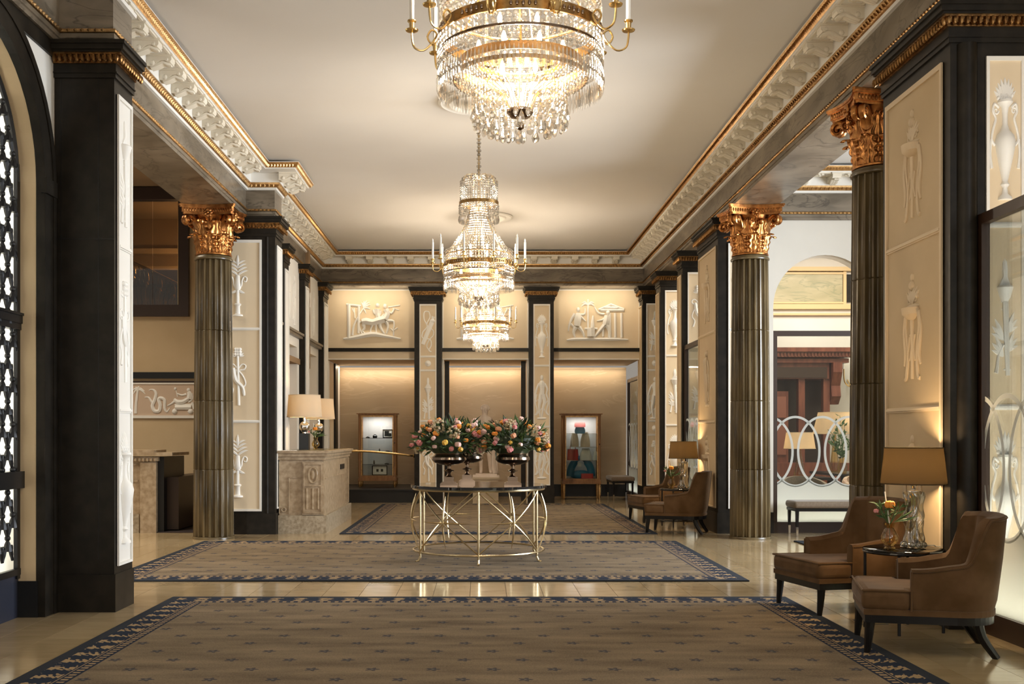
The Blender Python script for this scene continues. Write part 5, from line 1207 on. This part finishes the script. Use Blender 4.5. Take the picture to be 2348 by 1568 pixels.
def pic(c, w_, h_, inner, label):
    t = thing('picture_frame', label, 'picture frame', c); x, y, z = c
    part('frame', MB().box(x-w_/2, x+w_/2, y, y+.015, z, z+.02).box(x-w_/2, x+w_/2, y, y+.015, z+h_-.02, z+h_).box(x-w_/2, x-w_/2+.02, y, y+.015, z+.02, z+h_-.02).box(x+w_/2-.02, x+w_/2, y, y+.015, z+.02, z+h_-.02), BWOOD, t)
    part('print', MB().box(x-w_/2+.02, x+w_/2-.02, y+.005, y+.012, z+.02, z+h_-.02), WHITE, t)
    for (a, b, r_) in inner: part('printed_mark', MB().box(x+a-r_, x+a+r_, y+.003, y+.005, z+b-r_*1.2, z+b+r_*1.2), BLACK, t)
pic((-2.25, 23.62, .536), .34, .22, [(-.05, .11, .025), (.05, .11, .025)], 'white framed card on the bottom of the left cabinet')
pic((-2.08, 23.70, 1.361), .22, .19, [(-.02, .10, .05), (.05, .07, .03)], 'black and white photograph on the top shelf of the left cabinet')
for (x, z, a, h, lb) in ((-2.36, 1.361, .05, .08, 'small dark camera-like object on the top shelf of the left cabinet'), (-2.52, 1.361, .045, .03, 'flat dark box at the left end of the top shelf, left cabinet'), (-2.26, 1.061, .016, .065, 'small dark bottle on the middle shelf of the left cabinet'), (-2.08, 1.061, .05, .02, 'flat dark dish on the middle shelf of the left cabinet'), (-2.38, .781, .018, .09, 'dark little flask on the lower shelf of the left cabinet'), (-2.10, .781, .05, .025, 'low dark dish on the lower shelf of the left cabinet')):
    o = part('trinket', MB().lathe([(a*.9, 0), (a, h*.2), (a, h*.6), (a*.5, h*.85), (a*.55, h)], (x, 23.68, z), 10, sy=.7), BLACK, None, True); o['label'] = lb; o['category'] = 'ornament'; o['group'] = 'trinkets in the left cabinet'
def bag(c, w_, h_, dp, m, label, hnd=True, taper=.8, bulge=.06):
    t = thing('handbag', label, 'handbag', c, group='handbags in the right cabinet'); x, y, z = c
    def fn(u, v):
        a = 2*PI*u; k_ = 1 - (1-taper)*v + bulge*math.sin(PI*v); cx, sx = math.cos(a), math.sin(a)
        return (x + w_/2*k_*math.copysign(abs(cx)**.6, cx), y + dp/2*(1-.55*v)*math.copysign(abs(sx)**.6, sx), z + h_*v)
    part('body', MB().grid(fn, 24, 8), m, t, True)
    if hnd: part('handle', MB().tube(smooth_pts([(x-w_*.22, y, z+h_*.95), (x-w_*.2, y, z+h_*1.3), (x, y, z+h_*1.45), (x+w_*.2, y, z+h_*1.3), (x+w_*.22, y, z+h_*.95)], 4), .009, 6), m, t, True)
TEAL = mat('teal_leather', (0.012, 0.055, 0.075), .5); RED = mat('red_leather', (0.50, 0.035, 0.025), .5); PINKL = mat('pink_leather', (0.55, 0.16, 0.14), .5); SAND = mat('sand_felt', (0.55, 0.44, 0.30), .8); CREAML = mat('cream_leather', (0.55, 0.53, 0.45), .6); BLUE = mat('blue_leather', (0.012, 0.15, 0.26), .45)
bag((2.21, 23.98, 1.461), .22, .14, .14, TEAL, 'dark teal round bag on the top shelf of the right cabinet', False, .85, .15)
bag((2.21, 23.98, 1.602), .24, .11, .12, PINKL, 'small pink bag stacked on the teal bag', False, .95, .05); 
bag((2.09, 23.98, 1.161), .19, .31, .14, SAND, 'left sand-coloured arched bag on the middle shelf', False, .6, .12)
bag((2.33, 23.98, 1.161), .22, .33, .14, SAND, 'right sand-coloured arched bag on the middle shelf', False, .55, .14)
bag((2.05, 23.98, .861), .26, .25, .12, RED, 'red bag with tied corners on the lower shelf', True, .9, .0)
bag((2.335, 23.95, .861), .26, .27, .14, CREAML, 'cream round bag beside the red bag on the lower shelf', False, .6, .15)
bag((2.55, 23.93, .861), .12, .20, .10, CREAML, 'small cream tied pouch at the right end of the lower shelf', False, .5, .1)
def tote():
    t = thing('handbag', 'large blue slouchy tote at the bottom of the right cabinet', 'handbag', (2.22, 23.98, .456), group='handbags in the right cabinet')
    part('body', MB().tube(smooth_pts([(1.98, 23.98, .50), (2.02, 23.98, .70), (2.12, 23.98, .86), (2.23, 23.98, .92), (2.34, 23.98, .85), (2.44, 23.98, .70), (2.47, 23.98, .50)], 4), [.085]*8+[.055]*9+[.085]*8, 10, .7, up=(0, 1, 0)).ell((2.22, 24.02, .54), (.25, .06, .10), 14, 8), BLUE, t, True)
    part('tag', MB().box(2.15, 2.23, 23.90, 23.905, .72, .82), CREAML, t)
tote(); bag((2.36, 23.86, .456), .27, .11, .07, RED, 'small red clutch in front of the blue tote', False, 1.0, 0)
# ------------------------------------------------------------------ chandeliers
def ringtube(r, z, th, n=64, k=6, fl=1.0): return MB().tube([(r*math.cos(2*PI*i/n), r*math.sin(2*PI*i/n), z) for i in range(n+1)], th, k, fl, up=(0, 0, 1), cap=False)
def band(r, z0, z1, t=.006, n=72):
    return MB().lathe([(r, z0), (r+t, z0), (r+t, (z0+z1)/2+.004), (r+t, z1), (r, z1), (r, z0)], (0, 0, 0), n)
def chandelier(loc, label):
    c = thing('crystal_chandelier', label, 'chandelier', loc, group='tiered crystal chandeliers'); top = 5.25 - loc[2]
    s = MB(); z = 1.0
    while z < top - .04: s.ell((0, 0, z), (.022, .022, .024) if int(z*20) % 2 else (.030, .030, .022), 8, 5); z += .045
    loc_part('crystal_stem', s, CRYST, c, kind='stuff')
    loc_part('stem_rod', MB().tube([(0, 0, -.30), (0, 0, top)], .008, 6).lathe([(.07, top-.05), (.05, top-.03), (.02, top-.08)], (0, 0, 0), 16), BRASS, c, True)
    # crown
    cr = MB(); hk = MB()
    for k in range(40):
        a = 2*PI*k/40; ca, sa = math.cos(a), math.sin(a)
        if k % 3 == 0: hk.tube([(.02*ca, .02*sa, .98), (.09*ca, .09*sa, 1.03), (.17*ca, .17*sa, 1.02), (.215*ca, .215*sa, .94)], .003, 4)
        for q in range(9): cr.bead((.21*ca, .21*sa, .955-.026*q), .012, .014)
        for q in range(5): cr.bead(((.06+.033*q)*ca, (.06+.033*q)*sa, 1.0+.012*math.sin(q)), .009, .010)
    for k in range(48):
        a = 2*PI*k/48; ca, sa = math.cos(a), math.sin(a)
        for q in range(4): cr.bead((.225*ca, .225*sa, .675-.026*q), .011, .013)
        cr.drop((.227*ca, .227*sa, .535), .012, .055, .03)
    loc_part('crown_crystals', cr, CRYST, c, kind='stuff'); loc_part('crown_hooks', hk, BRASS, c)
    loc_part('crown_ring', band(.222, .685, .722), CBRASS, c, True)
    # basket of strands
    bs = MB(); rods = MB()
    for k in range(48):
        a = 2*PI*k/48; ca, sa = math.cos(a), math.sin(a)
        for q in range(19):
            u = q/18; r_ = .105 + .265*(u**1.7); zz = .66 - .53*u; bs.bead((r_*ca, r_*sa, zz), .0095 + .003*u, .0145)
    for k in range(6):
        a = 2*PI*(k+.3)/6; rods.tube([((.10+.27*((u/8)**1.7))*math.cos(a), (.10+.27*((u/8)**1.7))*math.sin(a), .69-.57*u/8) for u in range(9)], .005, 5)
    loc_part('basket_crystals', bs, CRYST, c, kind='stuff'); loc_part('basket_rods', rods, BRASS, c, True)
    loc_part('upper_ring', ringtube(.372, .115, .008), GOLD, c, True)
    tr_ = MB()
    for k in range(72):
        a = 2*PI*k/72; ca, sa = math.cos(a), math.sin(a)
        for q in range(4): tr_.bead((.385*ca, .385*sa, .15-.032*q), .014, .016)
        tr_.bead((.402*ca, .402*sa, -.045), .013, .014); tr_.bead((.402*ca, .402*sa, -.072), .013, .014)
    loc_part('tier_crystals', tr_, CRYST, c, kind='stuff')
    loc_part('main_ring', band(.39, -.026, .024, .010), CBRASS, c, True)
    pl = MB()
    for k in range(10):
        for q in range(5): a = 2*PI*(k+.5)/10 + (q-2)*.07; pl.ell((.402*math.cos(a), .402*math.sin(a), -.001), (.008, .008, .012 if q != 2 else .018), 6, 4)
    loc_part('ring_ornament', pl, BRONZE, c, True, kind='stuff')
    loc_part('lower_ring', band(.392, -.098, -.086, .006), BRONZE, c, True)
    fr = MB()
    for k in range(120):
        a = 2*PI*k/120; ca, sa = math.cos(a), math.sin(a)
        [fr.bead((.402*ca, .402*sa, -.108-.02*q), .008, .009) for q in range(4)]; fr.drop((.404*ca, .404*sa, -.215), .0085, .085, .034)
    loc_part('spear_fringe', fr, CRYST, c, kind='stuff')
    loc_part('inner_ring', band(.30, -.175, -.135, .006), GOLD, c, True); loc_part('inner_ring', band(.325, -.225, -.205, .006), GOLD, c, True)
    ib = MB()
    for k in range(48):
        a = 2*PI*k/48; ca, sa = math.cos(a), math.sin(a)
        for q in range(3): ib.bead((.305*ca, .305*sa, -.185-.02*q), .010, .011)
        for q in range(9): u = q/8; ib.bead(((.32-.13*u)*ca, (.32-.13*u)*sa, -.23-.09*u**1.4), .009, .010)
    loc_part('cone_crystals', ib, CRYST, c, kind='stuff')
    sp = MB()
    for k in range(24):
        a = 2*PI*k/24; ca, sa = math.cos(a), math.sin(a)
        sp.tube([(.05*ca, .05*sa, -.365), (.09*ca, .09*sa, -.285), (.16*ca, .16*sa, -.24), (.215*ca, .215*sa, -.25), (.228*ca, .228*sa, -.285)], .0028, 4)
    loc_part('spray_wires', sp, BRASS, c)
    dm = mesh('pear_drop', MB().bead((0, 0, 0), .010, .010).drop((0, 0, -.048), .017, .026, .040, 8), CRYST)
    for k in range(24):
        a = 2*PI*k/24
        for (r_, z_, kk) in ((.228, -.345, 1.15), (.165, -.40, 1.25)):
            if r_ < .2 and k % 2: continue
            o = bpy.data.objects.new('pear_drop', dm); C.objects.link(o); o.parent = c; o.location = (r_*math.cos(a), r_*math.sin(a), z_); o.rotation_euler = (0, 0, a); o.scale = (kk,)*3
    dr = MB()
    for k in range(24):
        a = 2*PI*(k+.5)/24; ca, sa = math.cos(a), math.sin(a)
        for q in range(6): dr.bead((.225*ca, .225*sa, -.275-.022*q), .010, .011)
        dr.drop((.225*ca, .225*sa, -.435), .013, .03, .025)
        if k % 2:
            for q in range(6): dr.bead((.14*ca, .14*sa, -.28-.025*q), .010, .011)
            dr.drop((.14*ca, .14*sa, -.465), .014, .035, .03)
    loc_part('drop_strands', dr, CRYST, c, kind='stuff')
    loc_part('bottom_cup', MB().lathe([(.012, -.415), (.045, -.405), (.066, -.382), (.066, -.368), (.03, -.362)], (0, 0, 0), 24), BRONZE, c, True)
    loc_part('finial', MB().lathe([(.006, -.415), (.012, -.425), (.022, -.44), (.018, -.458), (.005, -.467)], (0, 0, 0), 14), BRONZE, c, True)
    arm = MB().tube(smooth_pts([(.395, 0, -.02), (.43, 0, -.045), (.455, 0, -.01), (.435, 0, .025), (.41, 0, .005), (.43, 0, -.035), (.475, 0, -.075), (.52, 0, -.06), (.532, 0, -.01), (.532, 0, .02)], 4), .0052, 6)
    pan = MB().lathe([(.006, .015), (.03, .02), (.033, .026), (.012, .03), (.014, .06), (.022, .066), (.022, .072), (.011, .074)], (.532, 0, 0), 14)
    cnd = MB().lathe([(.0115, .07), (.0115, .262), (.004, .266), (.008, .275), (.006, .292), (.001, .305)], (.532, 0, 0), 10)
    ma, mp_, mc = mesh('candle_arm', arm, BRASS, True), mesh('drip_pan', pan, BRASS, True), mesh('candle', cnd, CANDLE, True)
    for k in range(10):
        o = bpy.data.objects.new('candle_arm', ma); C.objects.link(o); o.parent = c; o.rotation_euler = (0, 0, 2*PI*k/10)
        for nm, mm in (('drip_pan', mp_), ('candle', mc)):
            q = bpy.data.objects.new(nm, mm); C.objects.link(q); q.parent = o
    bm = mesh('bulb', MB().lathe([(.008, -.02), (.012, 0), (.013, .02), (.004, .045)], (0, 0, 0), 10), BULB, True)
    for k in range(8):
        a = 2*PI*(k+.5)/8; o = bpy.data.objects.new('bulb', bm); C.objects.link(o); o.parent = c; o.location = (.22*math.cos(a), .22*math.sin(a), -.10)
        o = bpy.data.objects.new('bulb', bm); C.objects.link(o); o.parent = c; o.location = (.25*math.cos(a), .25*math.sin(a), .16)
    for k in range(5):
        a = 2*PI*k/5; o = bpy.data.objects.new('bulb', bm); C.objects.link(o); o.parent = c; o.location = (.05*math.cos(a), .05*math.sin(a), -.32)
    loc_part('bulb_holders', MB().lathe([(.24, -.125), (.20, -.125), (.20, -.12), (.24, -.12), (.24, -.125)], (0, 0, 0), 32), BRASS, c, True)
    return c
CH = [(0.19, 5.25, 3.37), (-0.03, 12.3, 3.37), (0.075, 18.75, 3.37)]
c0 = chandelier(CH[0], 'nearest and largest crystal chandelier, cut off by the top edge')
dup(c0, CH[1], 0.0, 'middle crystal chandelier hanging above the round table')
dup(c0, CH[2], 0.0, 'farthest crystal chandelier in front of the back wall')
CHP = 76
for k, l in enumerate(CH):
    if k == 2: CHP = 135
    point('chandelier_light', (l[0], l[1], l[2]-.14), CHP*.80, (1.0, .86, .67), .12)
    point('chandelier_light', (l[0], l[1], l[2]+.24), CHP*.28, (1.0, .86, .67), .08)
    point('chandelier_light', (l[0], l[1], l[2]+.80), CHP*.10, (1.0, .86, .67), .08)
    point('chandelier_light', (l[0], l[1], l[2]-.28), CHP*.08, (1.0, .86, .67), .04)
# ------------------------------------------------------------------ bar room seen through the arched glass
wbar = struct('wall_bar', MB().box(3.95, 9.0, 20.9, 21.1, 0, 5.3), OFFW, 'bright bar room wall with painted panel seen through the arch')
part('painted_panel', MB().box(5.2, 7.05, 20.86, 20.9, 4.02, 4.56), marble('green_faux_marble', (0.30, 0.27, 0.15), (0.42, 0.36, 0.22), (0.18, 0.20, 0.11), 1.5, .4), wbar)
part('painted_panel', MB().box(7.13, 8.2, 20.86, 20.9, 4.02, 4.56), DARK, wbar)
GT = mat('gold_trim', (0.55, 0.40, 0.20), .5)
part('panel_moulding', MB().box(5.0, 8.4, 20.80, 20.9, 4.62, 4.70).box(5.0, 8.4, 20.83, 20.9, 3.88, 3.98).box(7.06, 7.12, 20.84, 20.9, 3.98, 4.62).box(5.12, 7.06, 20.845, 20.9, 4.56, 4.60).box(5.12, 7.06, 20.845, 20.9, 3.99, 4.02), GT, wbar)
part('gilt_line', MB().box(5.0, 8.4, 20.84, 20.9, 3.76, 3.80), GT, wbar)
cb = thing('bar_cabinet', 'large carved mahogany bar cabinet with cornice seen through the glass', 'cabinet', (6.2, 20.4, 0))
part('cornice', MB().box(5.0, 7.0, 19.95, 20.9, 2.98, 3.06).box(5.0, 6.95, 20.0, 20.9, 2.88, 2.98).box(5.0, 6.9, 20.06, 20.9, 2.78, 2.86), MAHOG, cb)
dn = MB()
for k in range(30): dn.box(5.02+k*.064, 5.055+k*.064, 19.98, 20.02, 2.90, 2.96)
part('dentils', dn, MAHOG, cb)
part('frieze', MB().box(5.0, 6.55, 20.12, 20.9, 2.48, 2.78), MAHOG, cb); part('fluted_frieze', MB().box(5.0, 6.5, 20.09, 20.12, 2.50, 2.70), DWOOD, cb)
part('bracket', MB().prism([(19.98, 2.78), (19.98, 2.60), (20.10, 2.35), (20.06, 2.15), (20.2, 2.0), (20.4, 2.0), (20.4, 2.78)], 6.58, 6.75, 'x'), MAHOG, cb)
part('shelf_back', MB().box(5.0, 6.6, 20.7, 20.9, 0.9, 2.48), DWOOD, cb)
for x in (5.35, 5.98, 6.45): part('cabinet_post', MB().box(x, x+.12, 20.15, 20.3, .9, 2.48), MAHOG, cb)
part('door', MB().box(5.50, 5.80, 20.2, 20.26, .9, 2.25), MAHOG, cb); part('door_panel', MB().box(5.55, 5.75, 20.17, 20.2, 1.75, 2.15).box(5.55, 5.75, 20.17, 20.2, 1.05, 1.6), mat('red_mahogany', (0.22, 0.08, 0.05), .3), cb)
part('lower_cabinet', MB().box(4.6, 6.9, 20.0, 20.9, 0, .9), MAHOG, cb)
def bar_lamp(c, r0, r1, h, bh, label):
    t = thing('bar_table_lamp', label, 'lamp', c, group='bar lamps behind the glass'); x, y, z = c
    part('glass_base', MB().lathe([(.09, 0), (.10, .03), (.075, .12), (.03, bh*.8), (.025, bh)], c, 16), AMBER, t, True); shade(t, c, r0, r1, bh, bh+h, SHADE_C)
    part('bulb', MB().ell((x, y, z+bh+h*.45), .03, 8, 6), BULB, t, True); point('lamp_light', (x, y, z+bh+h*.45), 9, (1.0, .72, .42), .05)
def low_table(x0, x1, y0, y1, h, label):
    t = thing('bar_table', label, 'table', ((x0+x1)/2, (y0+y1)/2, 0)); part('top', MB().box(x0, x1, y0, y1, h-.04, h), BWOOD, t)
    for x in (x0+.05, x1-.05):
        for y in (y0+.05, y1-.05): part('leg', MB().box(x-.025, x+.025, y-.025, y+.025, 0, h-.04), BWOOD, t)
low_table(4.75, 5.6, 17.0, 17.6, .74, 'dark table with the smaller lamp behind the etched glass')
low_table(5.65, 6.6, 17.3, 18.4, .80, 'dark table with the tallest lamp behind the etched glass')
bar_lamp((5.15, 17.3, .74), .25, .21, .26, .46, 'smaller cream shaded lamp behind the left etched loop')
bar_lamp((5.95, 18.0, .80), .36, .27, .36, .64, 'tallest cream shaded lamp behind the middle etched loop')
bar_lamp((6.30, 17.5, .80), .22, .19, .24, .48, 'lower cream shaded lamp at the right behind the etched glass')
def tub(c, rz, m, label):
    t = thing('tub_chair', label, 'armchair', c, rz, 'tub chairs in the bar')
    mb = MB()
    for k in range(25):
        a = PI*k/24; h = .66 + .12*math.sin(a)
        for (r_, z_) in ((.36, .12), (.38, h-.03), (.36, h), (.31, h), (.29, .4)): mb.v.append((r_*math.cos(a), r_*math.sin(a), z_))
    mb.f = [(k*5+j, k*5+j+1, (k+1)*5+j+1, (k+1)*5+j) for k in range(24) for j in range(4)] + [(0, 1, 2, 3, 4), (120, 124, 123, 122, 121)]
    loc_part('back', mb, m, t, True); loc_part('seat', MB().box(-.3, .3, -.36, .28, .15, .42), m, t, True, .04, 3)
    for sx in (-1, 1):
        for sy in (-1, 1): loc_part('leg', MB().tube([(sx*.24, sy*.24, .16), (sx*.25, sy*.26, 0)], [.025, .015], 6), BWOOD, t)
tub((4.95, 16.35, 0), R(0), BENCHF, 'brown tub chair low behind the left of the etched glass')
tub((5.95, 16.45, 0), R(20), mat('patterned_fabric', (0.62, 0.50, 0.36), .8, col2=(0.50, 0.30, 0.22), scale=14), 'floral tub chair behind the middle of the etched glass')
sn = thing('wall_sconce', 'brass wall sconce with a lit candle at the right of the bar cabinet', 'sconce', (7.15, 20.88, 2.6))
part('arm', MB().tube(smooth_pts([(7.15, 20.88, 2.5), (7.15, 20.7, 2.36), (7.02, 20.65, 2.45), (7.0, 20.65, 2.7)], 4), .014, 6), BRASS, sn, True); part('candle', MB().lathe([(.03, 2.7), (.018, 2.72), (.018, 2.92)], (7.0, 20.65, 0), 10), CANDLE, sn, True); part('bulb', MB().ell((7.0, 20.65, 2.96), (.02, .02, .04), 8, 6), BULB, sn, True)
pl = thing('potted_plant', 'airy green plant in a glass vase at the right behind the etched glass', 'plant', (5.76, 17.05, 0.0)); rnd = random.Random(8)
part('stand', MB().lathe([(.12, 0), (.10, .02), (.03, .06), (.03, .74), (.13, .78), (.13, .80)], (5.76, 17.05, 0), 14), BWOOD, pl, True); part('vase', MB().lathe([(.06, .80), (.08, .90), (.05, 1.02), (.06, 1.06)], (5.76, 17.05, 0), 14), AMBER, pl, True)
lf = MB(); sm_ = MB()
for k in range(16):
    a = rnd.uniform(0, 2*PI); tp = Vector((5.76+.22*math.cos(a), 17.05+.22*math.sin(a), rnd.uniform(1.25, 1.75))); sm_.tube([(5.76, 17.05, .9), (5.76, 17.05, 1.08), tuple(tp)], .004, 4)
    for q in range(9): lance(lf, Vector((5.76, 17.05, 1.05)).lerp(tp, rnd.random()), (rnd.uniform(-1, 1), rnd.uniform(-1, 1), rnd.uniform(0, 1)), .09, .018, rnd)
part('stems', sm_, LEAFM, pl); part('leaves', lf, LEAFM, pl, kind='stuff')
area('bar_room_light', (6.2, 18.3, 5.1), (0, 0, 0), 3.0, 3.0, 165, (1.0, .93, .82))
